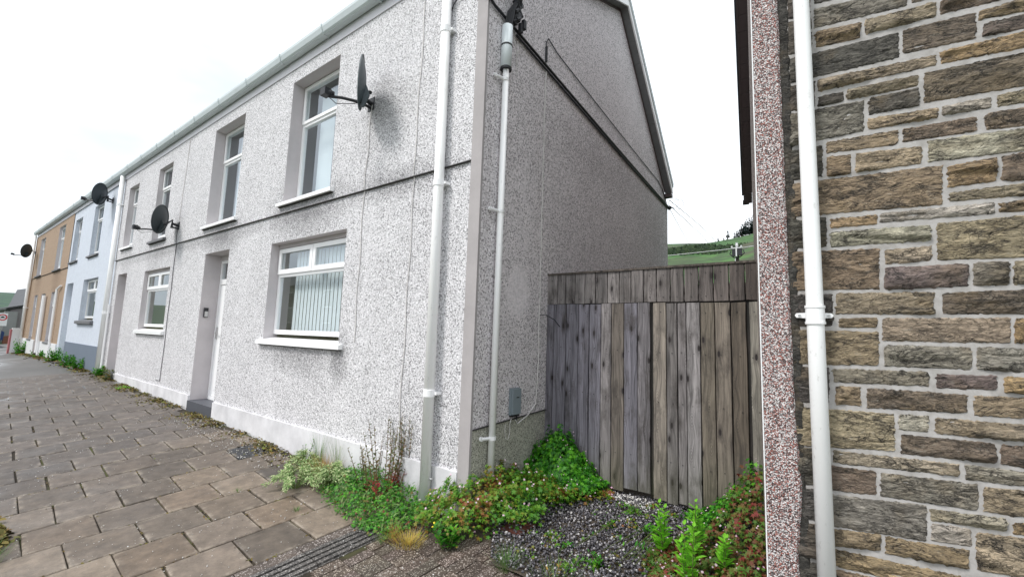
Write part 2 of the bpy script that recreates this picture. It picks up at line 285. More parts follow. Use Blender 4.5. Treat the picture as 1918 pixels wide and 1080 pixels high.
# ------------------------------------------------------------------ mesh helpers
ORG = {}
def worg(o): return ORG.get(o.name, Vector((0, 0, 0))) if o is not None else Vector((0, 0, 0))
def tag(o, label=None, cat=None, group=None, kind=None):
    if label: o['label'] = label
    if cat: o['category'] = cat
    if group: o['group'] = group
    if kind: o['kind'] = kind
    return o
def thing(name, loc, label, cat, group=None, rotz=0):
    o = bpy.data.objects.new(name, None); COL.objects.link(o); o.location = loc; o.rotation_euler = (0, 0, rotz)
    o.empty_display_size = .1; ORG[o.name] = Vector(loc) if rotz == 0 else Vector((0, 0, 0))
    return tag(o, label, cat, group)
class MB:
    def __init__(s): s.v = []; s.f = []
    def quad(s, *p): b = len(s.v); s.v += [tuple(q) for q in p]; s.f.append(tuple(range(b, b+len(p))))
    def box(s, x0, x1, y0, y1, z0, z1):
        b = len(s.v); s.v += [(x, y, z) for x in (x0, x1) for y in (y0, y1) for z in (z0, z1)]
        s.f += [tuple(b+i for i in q) for q in ((0, 1, 3, 2), (4, 6, 7, 5), (0, 4, 5, 1), (2, 3, 7, 6), (0, 2, 6, 4), (1, 5, 7, 3))]; return s
    def prism(s, poly, d):           # extrude a 3-D polygon by vector d
        b = len(s.v); n = len(poly); d = Vector(d)
        s.v += [tuple(p) for p in poly]+[tuple(Vector(p)+d) for p in poly]
        s.f.append(tuple(b+i for i in range(n))); s.f.append(tuple(b+n+i for i in reversed(range(n))))
        s.f += [(b+i, b+(i+1) % n, b+n+(i+1) % n, b+n+i)[::-1] for i in range(n)]; return s
    def tube(s, path, r, n=8, cap=True):
        path = [Vector(p) for p in path]; rs = r if isinstance(r, (list, tuple)) else [r]*len(path); b = len(s.v); up = None
        for i, p in enumerate(path):
            t_ = (path[min(i+1, len(path)-1)]-path[max(i-1, 0)]).normalized()
            if up is None: up = Vector((0, 0, 1)) if abs(t_.z) < .9 else Vector((1, 0, 0))
            a = t_.cross(up).normalized(); c = a.cross(t_).normalized(); up = c
            for k in range(n):
                w = 2*math.pi*k/n; s.v.append(tuple(p+a*(math.cos(w)*rs[i])+c*(math.sin(w)*rs[i])))
        for i in range(len(path)-1):
            for k in range(n):
                k2 = (k+1) % n; s.f.append((b+i*n+k, b+i*n+k2, b+(i+1)*n+k2, b+(i+1)*n+k))
        if cap:
            s.f.append(tuple(b+k for k in reversed(range(n)))); s.f.append(tuple(b+(len(path)-1)*n+k for k in range(n)))
        return s
    def build(s, name, mat, parent=None, smooth=False, label=None, kind=None, group=None):
        o0 = worg(parent); me = bpy.data.meshes.new(name)
        me.from_pydata([(x-o0.x, y-o0.y, z-o0.z) for x, y, z in s.v], [], s.f); me.validate(); me.update()
        if mat: me.materials.append(M[mat] if isinstance(mat, str) else mat)
        if smooth: me.shade_smooth()
        o = bpy.data.objects.new(name, me); COL.objects.link(o); o.parent = parent; ORG[o.name] = o0
        return tag(o, label, None, group, kind)
def top(name, mb, mat, label, cat, **k):
    o = mb.build(name, mat, None, k.pop('smooth', False)); return tag(o, label, cat, **k)
def wallgrid(mb, x0, x1, z0, z1, holes, y):
    xs = sorted({x0, x1, *[min(max(h[0], x0), x1) for h in holes], *[min(max(h[1], x0), x1) for h in holes]})
    zs = sorted({z0, z1, *[min(max(h[2], z0), z1) for h in holes], *[min(max(h[3], z0), z1) for h in holes]})
    for a, b in zip(xs, xs[1:]):
        for c, d in zip(zs, zs[1:]):
            mx_, mz = (a+b)/2, (c+d)/2
            if any(h[0] < mx_ < h[1] and h[2] < mz < h[3] for h in holes): continue
            mb.quad((a, y, c), (b, y, c), (b, y, d), (a, y, d))
    return mb
# ground height: the street climbs to the left and falls towards the road
GT = [(-60, 0.), (-45, .02), (-33, .15), (-28, .28), (-20, .43), (-14.4, .40), (-7.6, .265), (-6.2, .235), (-4.88, .18), (-2.5, .148), (0, .12), (12, 0.)]
def interp(T, x):
    if x <= T[0][0]: return T[0][1]
    for (a, p), (b, q) in zip(T, T[1:]):
        if x <= b: return p+(q-p)*(x-a)/(b-a)
    return T[-1][1]
def zg(x, y):
    b = interp(GT, x)
    if y < 0: return b+.0838*max(y, -3.2)
    return b+.0838*min(y, 1.3)+.03*max(0, min(y-1.3, 5))

# ------------------------------------------------------------------ setting: terrain, road, pavement, yard
def sstep(a, b, x):
    t_ = min(1, max(0, (x-a)/(b-a))); return t_*t_*(3-2*t_)
RIDGE = [(-130, 40), (-90, 47.5), (-75, 48), (-60.7, 47.0), (-50, 46.2), (-44, 45.6), (-40, 45.9), (-33, 46.6), (-26, 47.7), (-10, 52), (30, 62), (90, 66)]
def terr(x, y):
    z = zg(max(-60, min(12, x)), max(-3, min(6, y)))-.12
    if y > 22:
        h = interp(RIDGE, x*200/max(y, 60) if y < 200 else x); t_ = (y-22)/178
        z = max(z, z+(h-z)*min(1, t_)**.93) if y <= 200 else h-(y-200)*.12
        z += math.sin(x*.11+y*.05)*.5*min(1, t_)*(1 if y < 190 else 0)
        z *= sstep(-150, -100, x) if x < -100 else 1
    if x < -90:
        z = max(z, 13.5*sstep(-100, -300, x)+math.sin(y*.03)*1.0-.5) if x > -300 else max(z, 13.5+math.sin(y*.03)*1.-(-300-x)*.03)
    if y < -6: z -= .1
    return z
xs = sorted(set([-420, -380, -340, -310, -300, -290, -270, -240, -210, -180, -150, -130, -115, -100, -90, -80, -70, -65, -60]+list(range(-58, 20, 2))+[30, 45, 60, 90, 130, 200, 300]))
ys = sorted(set([-300, -220, -150, -100, -70, -50, -35, -20, -12, -8, -6, -4, -3.3, -2, 0, 1.3, 3, 6.3, 9, 12, 16, 19, 22]+list(range(26, 200, 8))+[190, 196, 200, 204, 215, 240, 300, 400]))
tm = MB()
for y in ys:
    for x in xs: tm.v.append((x, y, terr(x, y)))
nx_ = len(xs)
for j in range(len(ys)-1):
    for i in range(nx_-1):
        a = j*nx_+i; tm.f.append((a, a+1, a+nx_+1, a+nx_))
terrain = tm.build('hill_terrain', 'hill', smooth=True, kind='structure')
def sheet(name, mat, xs, ys, zf, **k):
    m = MB(); n = len(xs)
    for y in ys:
        for x in xs: m.v.append((x, y, zf(x, y)))
    for j in range(len(ys)-1):
        for i in range(n-1): m.f.append((j*n+i, j*n+i+1, (j+1)*n+i+1, (j+1)*n+i))
    return m.build(name, mat, k.get('parent'), smooth=True, kind='structure')
gx = [-28.6, -26, -24, -22, -20, -18, -16, -14.4, -12, -10, -7.6, -6.2, -4.88, -3.5, -2.5, -1.5, 0, 1, 2.5, 5, 12]
pavement = sheet('pavement', 'joint', gx[7:], [-3.2, -2.6, -2, -1.4, -.8, -.2, .05], zg)
sheet('asphalt_footway', 'asphalt', gx[:9], [-3.2, -2.6, -2, -1.4, -.8, -.2, .05], lambda x, y: zg(x, y)+.014)
sheet('road', 'asphalt', [-100, -60, -45, -40, -33, -28, -20, -14, -7, 0, 6, 12], [-14, -10, -6.5, -3.36], lambda x, y: zg(x, -3.2)-.12)
sheet('side_road', 'asphalt', [-45, -42, -38, -34, -31, -28.6], [-3.2, -1, 0, 1.3, 4, 12], lambda x, y: zg(x, min(y, 1))-.03)
km = MB()
for a in range(-28, 12): km.prism([(a, -3.36, zg(a, -3.2)-.2), (a, -3.2, zg(a, -3.2)-.2), (a, -3.2, zg(a, -3.2)+.012), (a, -3.34, zg(a, -3.2)+.01)], (.99, 0, zg(a+1, -3.2)-zg(a, -3.2)))
km.build('kerb', 'kerb', kind='structure')
def zyard(x, y): return zg(x, y)+.012+.012*math.sin(x*9+y*5)+.01*math.sin(y*13-x*4)
yard = sheet('yard_soil', 'soil', [-2.6+.1*i for i in range(27)], [-.35+.1*i for i in range(28)]+[3, 5, 8], zyard)
for c in (yard,): pass

# paving slabs: courses run from the wall to the road, each course half a slab off the next
TH = R(-4.08); EX = Vector((math.cos(TH), math.sin(TH))); EY = Vector((-math.sin(TH), math.cos(TH)))
def clip(poly, f):                   # keep f(p) <= 0
    out = []
    for i, p in enumerate(poly):
        q = poly[(i+1) % len(poly)]; a, b = f(p), f(q)
        if a <= 0: out.append(p)
        if a*b < 0: out.append(p+(q-p)*(a/(a-b)))
    return out
PU, PV = .4535, .409; U0 = -7.62*.4067; nslab = 0
TINT = [(.185, .138, .098), (.21, .162, .118), (.15, .117, .088), (.235, .185, .138), (.17, .135, .105), (.135, .108, .084)]
for r_ in range(30):
    uc = U0-(r_+.5)*PU; voff = -2.77*.3922 if r_ % 2 == 0 else -3.27*.3922
    for k in range(-9, 9):
        vc = voff-(k+.5)*PV
        c = EX*uc+EY*vc
        if c.y > .12 or c.y < -3.0 or c.x < -15.6: continue
        if r_ > 16 and c.y < -2.4: continue
        hu, hv = PU/2-.0055, PV/2-.0065
        poly = [c+EX*(sx*hu)+EY*(sy*hv) for sx, sy in ((-1, -1), (1, -1), (1, 1), (-1, 1))]
        edge_y = -.07-.05*(r_ % 3)
        poly = clip(poly, lambda p: p.y-edge_y); poly = clip(poly, lambda p: -3.19-p.y)
        if len(poly) < 3: continue
        cc = sum(poly, Vector((0, 0)))/len(poly)
        if min((p-cc).length for p in poly) < .05: continue
        n = len(poly); tx, ty, dz = rng.normal(0, .004), rng.normal(0, .004), rng.normal(0, .0018)
        zf = lambda p: zg(p.x, p.y)+.018+dz+tx*(p.x-cc.x)+ty*(p.y-cc.y)
        m = MB(); jit = [Vector(rng.normal(0, .0035, 2)) for _ in poly]
        ring0 = [p+j for p, j in zip(poly, jit)]
        ring1 = [p+(cc-p).normalized()*.010 for p in ring0]; ring2 = [p+(cc-p).normalized()*.055 for p in ring0]
        m.v += [(p.x, p.y, zg(p.x, p.y)-.02) for p in ring0]+[(p.x, p.y, zf(p)-.006) for p in ring0]+[(p.x, p.y, zf(p)) for p in ring1]+[(p.x, p.y, zf(p)) for p in ring2]
        for l_ in range(3): m.f += [(l_*n+i, l_*n+(i+1) % n, (l_+1)*n+(i+1) % n, (l_+1)*n+i) for i in range(n)]
        m.f.append(tuple(3*n+i for i in range(n)))
        o = m.build('paving_slab', 'slab', pavement); nslab += 1
        at = o.data.attributes.new('edge', 'FLOAT', 'POINT'); at.data.foreach_set('value', [1.]*(3*n)+[0.]*n)
        ti = TINT[int(rng.integers(0, 6))]; f_ = rng.uniform(.85, 1.22)
        w = min(1, max(0, (-4.6-cc.x+(cc.y+1.2)*-.9)/2.5))          # sky reflection on damp slabs up the street put into a greyer colour
        col = [ti[i]*f_*(1-w)+(.118, .098, .084)[i]*f_*w for i in range(3)]
        if (cc-Vector((-5.63, -.37))).length < .24: col = [.035, .036, .04]
        if (cc-Vector((-4.9, -.45))).length < .25: col = [.09, .075, .062]
        o.color = (*col, 1)
# ribbed pavers beside the slabs and rougher block pavers beyond
def uv(u, v): p = EX*u+EY*v; return p.x, p.y
def lump(mb, u0, u1, v0, v1, h, base=.0):
    P4 = [uv(u0, v0), uv(u1, v0), uv(u1, v1), uv(u0, v1)]
    mb.prism([(x, y, zg(x, y)-.03) for x, y in P4][::-1], (0, 0, .001)); b = len(mb.v)
    mb.v += [(x, y, zg(x, y)-.03) for x, y in P4]+[(x, y, zg(x, y)+h) for x, y in P4]
    mb.f += [(b, b+1, b+5, b+4), (b+1, b+2, b+6, b+5), (b+2, b+3, b+7, b+6), (b+3, b, b+4, b+7), (b+4, b+5, b+6, b+7)]
for k in range(8):
    v1 = -.42-k*.405; v0 = v1-.397
    for j in range(1):
        m = MB(); lump(m, U0+.004, U0+.105, v0, v1, .012); o = m.build('aggregate_edging', 'paver', pavement); o.color = (1.1, 1.1, 1.15, 1)
    m = MB(); lump(m, U0+.11, U0+.34, v0, v1, .004)
    for q in range(4): lump(m, U0+.113+q*.058, U0+.113+q*.058+.036, v0, v1, .017)
    o = m.build('ribbed_paver', 'ribbed', pavement); f_ = rng.uniform(.8, 1.15); o.color = (f_, f_, f_, 1)
for i in range(16):
    for j in range(15):
        u0_ = U0+.36+i*.1+ (0 if (j//1) % 2 == 0 else .05); v1 = -.30-j*.2
        x_, y_ = uv(u0_, v1)
        if y_ < -3.0: continue
        m = MB(); lump(m, u0_, u0_+.094, v1-.194, v1, .008+float(rng.normal(0, .0015))); o = m.build('block_paver', 'paver', pavement)
        f_ = rng.uniform(.75, 1.15); o.color = (f_, f_*rng.uniform(.92, 1.02), f_*rng.uniform(.88, 1.), 1)

# ------------------------------------------------------------------ windows and doors
def reveal(h, x0, x1, z0, z1, y0, d, mat):
    m = MB()
    m.quad((x0, y0, z0), (x0, d, z0), (x0, d, z1), (x0, y0, z1)); m.quad((x1, y0, z0), (x1, y0, z1), (x1, d, z1), (x1, d, z0))
    m.quad((x0, y0, z1), (x0, d, z1), (x1, d, z1), (x1, y0, z1)); m.quad((x0, y0, z0), (x1, y0, z0), (x1, d, z0), (x0, d, z0))
    m.build('window_reveal', mat, h)
def window(h, x0, x1, z0, z1, y0, d, style='top', mat='reveal', sill='upvc', sz=.055, sproj=.055, room='room', blind=False, sdrop=0., head=0.):
    reveal(h, x0, x1, z0, z1, y0, d+.06, mat)
    z1f = z1-head
    if head: m = MB(); m.box(x0+.002, x1-.002, d-.02, d+.05, z1f+.001, z1-.001); m.build('window_head', mat, h)
    b = .05; zb = z0+.075; zt = z1f-(z1f-z0)*(.29 if style != 'top1' else .33); xm = (x0+x1)/2
    m = MB(); y1 = d+.055; F = .006
    m.box(x0+.004, x0+b, d, y1, zb, z1f-.004).box(x1-b, x1-.004, d, y1, zb, z1f-.004).box(x0+b+.001, x1-b-.001, d, y1, z1f-b, z1f-.004).box(x0+b+.001, x1-b-.001, d, y1, zb, zb+b+.01)
    panes = []
    if style == 'double':            # two opening top lights over one fixed pane
        m.box(x0+b+.001, x1-b-.001, d-.002, y1, zt-.035, zt+.025)
        m.box(xm-.022, xm+.022, d-.001, y1, zt+.026, z1f-b-.001)
        for a, c in ((x0+.018, xm-.006), (xm+.006, x1-.018)):
            for q in ((a, a+.062, zt+.004, z1f-.012), (c-.062, c, zt+.004, z1f-.012)): m.box(q[0], q[1], d-.024, d-.004, q[2], q[3])
            m.box(a+.063, c-.063, d-.024, d-.004, z1f-.068, z1f-.012); m.box(a+.063, c-.063, d-.024, d-.004, zt+.004, zt+.066)
            panes.append((a+.04, c-.04, zt+.05, z1f-.05, d+.002))
        panes.append((x0+b-.01, x1-b+.01, zb+b, zt-.02, d+.022))
    else:
        m.box(x0+b+.001, x1-b-.001, d-.002, y1, zt-.03, zt+.03)
        if style == 'mull': m.box(xm-.025, xm+.025, d-.001, y1, zt+.031, z1f-b-.001)
        m.box(x0+.02, x0+.07, d-.02, d-.004, zt+.012, z1f-.012); m.box(x1-.07, x1-.02, d-.02, d-.004, zt+.012, z1f-.012); m.box(x0+.071, x1-.071, d-.02, d-.004, z1f-.06, z1f-.012); m.box(x0+.071, x1-.071, d-.02, d-.004, zt+.008, zt+.05)
        panes += [(x0+b-.01, x1-b+.01, zt+.02, z1f-b+.01, d+.012), (x0+b-.01, x1-b+.01, zb+b, zt-.02, d+.022)]
    w = m.build('window', 'upvc', h)
    for a, c, e_, g_, y in panes:
        p = MB(); p.quad((a, y, e_), (c, y, e_), (c, y, g_), (a, y, g_)); p.build('pane', 'glass', w)
    # dark gasket line round each pane is a real strip behind the frame edge
    rm = MB(); Y0, Y1 = d+.06, d+1.1; A, B_, C_, D_ = x0-.25, x1+.25, z0-.3, z1+.2
    rm.quad((A, Y1, C_), (B_, Y1, C_), (B_, Y1, D_), (A, Y1, D_)); rm.quad((A, Y0, C_), (A, Y1, C_), (A, Y1, D_), (A, Y0, D_)); rm.quad((B_, Y0, C_), (B_, Y0, D_), (B_, Y1, D_), (B_, Y1, C_))
    rm.quad((A, Y0, D_), (A, Y1, D_), (B_, Y1, D_), (B_, Y0, D_)); rm.quad((A, Y0, C_), (B_, Y0, C_), (B_, Y1, C_), (A, Y1, C_))
    rm.build('room_interior', room, w)
    if blind == 'vertical':
        q = MB(); n = int((x1-x0-.24)/.088)
        for i in range(n):
            xc_ = x0+.27+i*.088; an = R(-4); dx, dy = .0425*math.cos(an), .0395*math.sin(an)
            q.quad((xc_-dx, d+.13-dy, zb+.04), (xc_+dx, d+.13+dy, zb+.04), (xc_+dx, d+.13+dy, z1f-.05), (xc_-dx, d+.13-dy, z1f-.05))
        q.build('vertical_blind', 'blind', w)
    elif blind == 'curtain':
        q = MB(); n = 14; a, c = x0+.12, x0+.12+(x1-x0)*.32
        for i in range(n):
            xa, xb = a+(c-a)*i/n, a+(c-a)*(i+1)/n; ya, yb = d+.2+.03*(i % 2), d+.2+.03*((i+1) % 2)
            q.quad((xa, ya, zb), (xb, yb, zb), (xb, yb, z1f), (xa, ya, z1f))
        q.build('curtain', 'blind', w)
    sm = MB(); sm.prism([(x0-.09, y0-sproj, z0-sz-sdrop), (x0-.09, d+.0, z0-sz-sdrop), (x0-.09, d+.0, z0+.03), (x0-.09, y0-.002, z0+.004), (x0-.09, y0-sproj, z0-.012)][::-1], (x1-x0+.18, 0, 0))
    sm.build('window_sill', sill, h)
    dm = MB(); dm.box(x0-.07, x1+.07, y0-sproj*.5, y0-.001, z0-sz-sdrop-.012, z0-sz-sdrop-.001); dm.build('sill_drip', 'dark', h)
def door(h, x0, x1, z0, z1, y0, d, step=True, mat='reveal', zstep=None, fan=True):
    m = MB()
    for a, s_ in ((x0, 1), (x1, -1)): m.quad((a, y0, z0), (a, d+.05, z0), (a, d+.05, z1), (a, y0, z1))
    m.quad((x0, y0, z1), (x0, d+.05, z1), (x1, d+.05, z1), (x1, y0, z1)); m.build('door_reveal', mat, h)
    zs = zstep if zstep else z0+.15
    f = MB(); y1 = d+.06; zf = z1-.02-(z1-zs)*.16; b = .06; zh = z1-.085
    hd = MB(); hd.box(x0+.002, x1-.002, d-.01, d+.05, zh+.001, z1-.001); hd.build('door_head', mat, h)
    f.box(x0+.004, x0+b, d, y1, zs, zh).box(x1-b, x1-.004, d, y1, zs, zh).box(x0+b+.001, x1-b-.001, d, y1, zh-.05, zh).box(x0+b+.001, x1-b-.001, d, y1, zf-.09, zf).box(x0+b+.001, x1-b-.001, d-.01, y1, zs, zs+.05)
    fr = f.build('door_frame', 'upvc', h)
    p = MB(); p.quad((x0+b, d+.02, zf), (x1-b, d+.02, zf), (x1-b, d+.02, zh-.05), (x0+b, d+.02, zh-.05)); p.build('pane', 'glass', fr)
    q = MB(); q.box(x0+.01, x1-.01, d+.3, d+.32, zf-.2, zh+.1); q.build('hall_darkness', 'roomdark', fr)
    lf = MB(); lf.box(x0+b+.006, x1-b-.006, d+.012, d+.05, zs+.056, zf-.097)
    for i in range(2):
        for j, (c0, c1) in enumerate(((.08, .44), (.52, .92))):
            w_ = (x1-x0-2*b); xa = x0+b+w_*(.12+.42*i); H = zf-zs
            lf.box(xa, xa+w_*.34, d+.004, d+.0118, zs+H*c0, zs+H*c1)
    lv = lf.build('door', 'upvc', h)
    hh = MB(); hh.box(x0+b+.03, x0+b+.06, d-.01, d+.0115, zs+1.0, zs+1.2); hh.tube([(x0+b+.045, d-.02, zs+1.1), (x0+b+.16, d-.035, zs+1.1)], .009, 6); hh.build('handle', 'metal', lv)
    if step:
        s_ = MB(); s_.box(x0+.003, x1+.03, y0-.035, d-.001, z0-.15, zs-.001); s_.build('door_step', 'step', h)

def house(x0, x1, label, front, openings, band=None, up=True, zb=3.205, ze=5.28, base=None, upmat=None):
    z00 = min(zg(x0, 0), zg(x1, 0))-.15
    h = thing('terraced_house', ((x0+x1)/2, 2.6, z00+.1), label, 'house')
    holes = [o[:4] for o in openings]
    yu = -.014 if band else 0
    wallgrid(MB(), x0, x1, z00, zb, holes, 0).build('wall', front, h)
    wallgrid(MB(), x0, x1, zb, ze+.15, holes, yu).build('upper_wall', upmat or front, h)
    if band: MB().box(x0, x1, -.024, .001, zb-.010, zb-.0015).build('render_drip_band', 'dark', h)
    m = MB(); m.quad((x0, 5.33, z00), (x1, 5.33, z00), (x1, 5.33, 4.3), (x0, 5.33, 4.3)); m.build('rear_wall', front, h)
    MB().box(x0, x1, -.028, -.0145, ze, ze+.19).build('fascia', 'fascia', h)
    rf = MB(); rf.prism([(x0, -.10, ze+.22), (x0, 3.02, 6.86), (x0, 5.5, 4.26), (x0, 5.5, 4.18), (x0, 3.02, 6.76), (x0, -.10, ze+.17)], (x1-x0, 0, 0)); rf.build('roof', 'roof', h)
    return h
def gutter(h, x0, x1, z=5.40, joints=()):
    m = MB(); P = [(x0, -.035, z+.10), (x0, -.035, z+.012), (x0, -.05, z), (x0, -.115, z-.004), (x0, -.135, z+.015), (x0, -.155, z+.075), (x0, -.155, z+.112), (x0, -.148, z+.112), (x0, -.147, z+.078), (x0, -.128, z+.022), (x0, -.112, z+.004), (x0, -.052, z+.008), (x0, -.041, z+.018), (x0, -.041, z+.10)]
    m.prism(P, (x1-x0, 0, 0)); g = m.build('gutter', 'gutter', h)
    for jx in joints:
        q = MB(); q.prism([(jx, -.030, z+.10), (jx, -.0301, z-.004), (jx, -.119, z-.012), (jx, -.143, z+.01), (jx, -.163, z+.075), (jx, -.163, z+.118), (jx, -.1555, z+.118), (jx, -.1555, z+.075), (jx, -.136, z+.0145), (jx, -.116, z-.005), (jx, -.034, z-.001)], (.032, 0, 0)); q.build('gutter_clip', 'gutter', g)
def downpipe(h, xt, xb, y, zt, zb, r, clips, label=None, square=False):
    m = MB(); m.tube([(xt, y, zt), (xb, y, zb)], r, 20); p = m.build('downpipe', 'pipe', h, smooth=True, label=label)
    p.data.polygons.foreach_set('use_smooth', [len(f.vertices) == 4 for f in p.data.polygons])
    for z in clips:
        t_ = (zt-z)/(zt-zb); x = xt+(xb-xt)*t_; q = MB()
        q.tube([(x, y, z+.03), (x, y, z+.029), (x, y, z-.029), (x, y, z-.03)], [r+.002, r+.006, r+.006, r+.002], 20)
        q.box(x-r-.03, x+r+.03, y+r*.2, -.004 if y > -.3 else y+r, z-.012, z+.012); q.build('pipe_bracket', 'upvc', p)
    return p

# near pebbledashed house (A)
XC = -2.4304
A_open = [(-8.58, -7.62, .1, 2.87), (-6.23, -4.44, 1.50, 2.81), (-8.68, -7.5, 3.36, 5.09), (-5.99, -4.84, 3.35, 5.085)]
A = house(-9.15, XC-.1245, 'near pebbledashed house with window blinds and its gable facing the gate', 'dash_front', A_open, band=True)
window(A, -6.23, -4.44, 1.50, 2.81, 0, .13, 'double', blind='vertical', sz=.06, head=.055, room='room')
window(A, -5.99, -4.84, 3.35, 5.085, -.014, .16, 'top1', room='roomdark', blind='curtain')
window(A, -8.68, -7.5, 3.36, 5.09, -.014, .16, 'top1', room='roomdark', blind='curtain')
door(A, -8.58, -7.62, .24, 2.87, 0, .25, zstep=.44)
m = MB(); m.box(-9.15, -8.583, -.028, .001, .05, .518).box(-7.585, XC-.1245, -.028, .001, -.05, .515); m.build('plinth', 'plinth', A)
MB().box(XC-.124, XC, -.020, .006, 0, 5.5).build('corner_band', 'quoin', A)
gm = MB()                                                    # gable wall: polygon facing the passage
gm.quad((XC, .006, .895), (XC, 5.33, .895), (XC, 5.33, 4.2), (XC, 3.02, 6.66), (XC, -.019, 5.30), (XC, -.019, 5.2), (XC, .006, 5.2)); gm.build('gable_wall', 'dash_gable', A)
g2 = MB(); g2.quad((XC, 1.16, -.1), (XC, 5.33, -.1), (XC, 5.33, .895), (XC, 1.16, .895)); g2.build('gable_base_wall', 'dash_gable', A)
g3 = MB(); g3.box(XC-.05, XC+.004, .004, 1.142, -.1, .862); g3.prism([(XC-.05, 0.006, .862), (XC+.004, .006, .862), (XC+.004, 1.142, .905), (XC-.05, 1.142, .905)], (0, 0, .004))
g3 = MB(); g3.prism([(XC+.001, .007, -.1), (XC+.001, 1.145, -.1), (XC+.001, 1.145, .905), (XC+.001, .007, .862)], (-.05, 0, 0)); g3.build('gable_base_render', 'dash_low', A)
g4 = MB(); g4.prism([(XC-.01, .007, .864), (XC-.01, 1.15, .907), (XC+.016, 1.15, .907), (XC+.016, .007, .864)], (0, 0, .009)); g4.build('gable_drip', 'dark', A)
g4 = MB(); g4.prism([(XC+.0005, .0065, .868), (XC+.0005, 1.16, .908), (XC+.0005, 1.16, .93), (XC+.0005, .0065, .93)], (-.02, 0, 0)); g4.build('gable_wall_lower_edge', 'dash_gable', A)
# verge: soffit boards one by one, bargeboard, capping
def verge(h, P, x_in, x_out, pitch, mat, bmat, cap, depth=.15, sgn=1):
    for (ya, za), (yb, zb_) in zip(P, P[1:]):
        ln = math.hypot(yb-ya, zb_-za); n = max(1, int(ln/pitch)); dy, dz = (yb-ya)/ln, (zb_-za)/ln
        for i in range(n):
            a, b = i*ln/n+.003, (i+1)*ln/n-.003
            q = MB(); q.prism([(x_in, ya+dy*a, za+dz*a), (x_in, ya+dy*b, za+dz*b), (x_in, ya+dy*b, za+dz*b+.015), (x_in, ya+dy*a, za+dz*a+.015)], (x_out-x_in, 0, 0)); q.build('soffit_board', mat, h)
    up = MB(); lo = [(x_out, y, z-.012) for y, z in P]; hi = [(x_out, y, z+depth) for y, z in P]
    for i in range(len(P)-1): up.prism([lo[i], lo[i+1], hi[i+1], hi[i]], (.02*sgn, 0, 0))
    up.build('bargeboard', bmat, h)
    cp = MB()
    for i in range(len(P)-1):
        (ya, za), (yb, zb_) = P[i], P[i+1]
        cp.prism([(x_out-.02*sgn, ya, za+depth+.002), (x_out-.02*sgn, yb, zb_+depth+.002), (x_out-.02*sgn, yb, zb_+depth+.03), (x_out-.02*sgn, ya, za+depth+.03)], (.055*sgn, 0, 0))
        cp.prism([(x_out+.021*sgn, ya, za+depth-.045), (x_out+.021*sgn, yb, zb_+depth-.045), (x_out+.021*sgn, yb, zb_+depth+.001), (x_out+.021*sgn, ya, za+depth+.001)], (.012*sgn, 0, 0))
    cp.build('verge_capping', cap, h)
verge(A, [(-.16, 5.24), (3.02, 6.645), (5.2, 4.37)], XC+.002, XC+.12, .165, 'soffit', 'upvc', 'gutter')
MB().box(XC+.001, XC+.013, 3.0, 5.2, 4.0, 4.01)
fr = MB()
for (ya, za), (yb, zb_) in (((-.02, 5.27), (3.02, 6.61)), ((3.02, 6.61), (5.15, 4.39))): fr.prism([(XC+.001, ya, za), (XC+.001, yb, zb_), (XC+.001, yb, zb_+.035), (XC+.001, ya, za+.035)], (.012, 0, 0))
fr.build('verge_trim', 'brownsoffit', A)
MB().box(XC-.3, XC+.12, 5.14, 5.26, 4.30, 4.36).build('rear_fascia_end', 'brownsoffit', A)
gutter(A, -9.15, XC+.12, joints=(-3.05, -4.05, -5.13, -6.21, -7.29, -8.35))
downpipe(A, -2.918, -2.866, -.075, 5.38, .16, .047, (4.56, 3.03, 1.13), label='tall white downpipe on the front wall')
MB().tube([(-2.918, -.075, 5.36), (-2.918, -.09, 5.43)], .05, 12).build('gutter_outlet', 'upvc', A)
MB().tube([(-2.868, -.075, .42), (-2.80, -.06, .42)], .012, 8).build('pipe_stub', 'metal', A)

# second pebbledashed house (B)
B_open = [(-14.0, -13.25, .3, 2.83), (-11.9, -10.3, 1.53, 2.78), (-13.9, -13.12, 3.47, 4.98), (-11.67, -10.81, 3.4, 5.0)]
B = house(-14.42, -9.1505, 'second pebbledashed house, between the near one and the pale blue one', 'dash_front', B_open, band=True)
window(B, -11.9, -10.3, 1.53, 2.78, 0, .09, 'double', sz=.07, room='room', head=.05)
window(B, -13.9, -13.12, 3.47, 4.98, -.014, .10, 'top', room='roomdark')
window(B, -11.67, -10.81, 3.40, 5.0, -.014, .085, 'top', room='roomdark', sill='sillgrey')
door(B, -14.0, -13.25, .38, 2.83, 0, .35, zstep=.5)
m = MB(); m.box(-13.2, -9.1505, -.028, .001, .1, .525); m.build('plinth', 'plinth', B)
gutter(B, -14.42, -9.152, joints=(-9.45, -10.5, -11.6, -12.7, -13.8))
downpipe(B, -14.38, -14.36, -.085, 5.36, .44, .05, (4.62, 1.9), label='white downpipe on the line between the grey and the pale blue house')
MB().tube([(-14.24, -.05, 2.1), (-14.23, -.05, .45)], .02, 8).build('thin_waste_pipe', 'upvc', B)

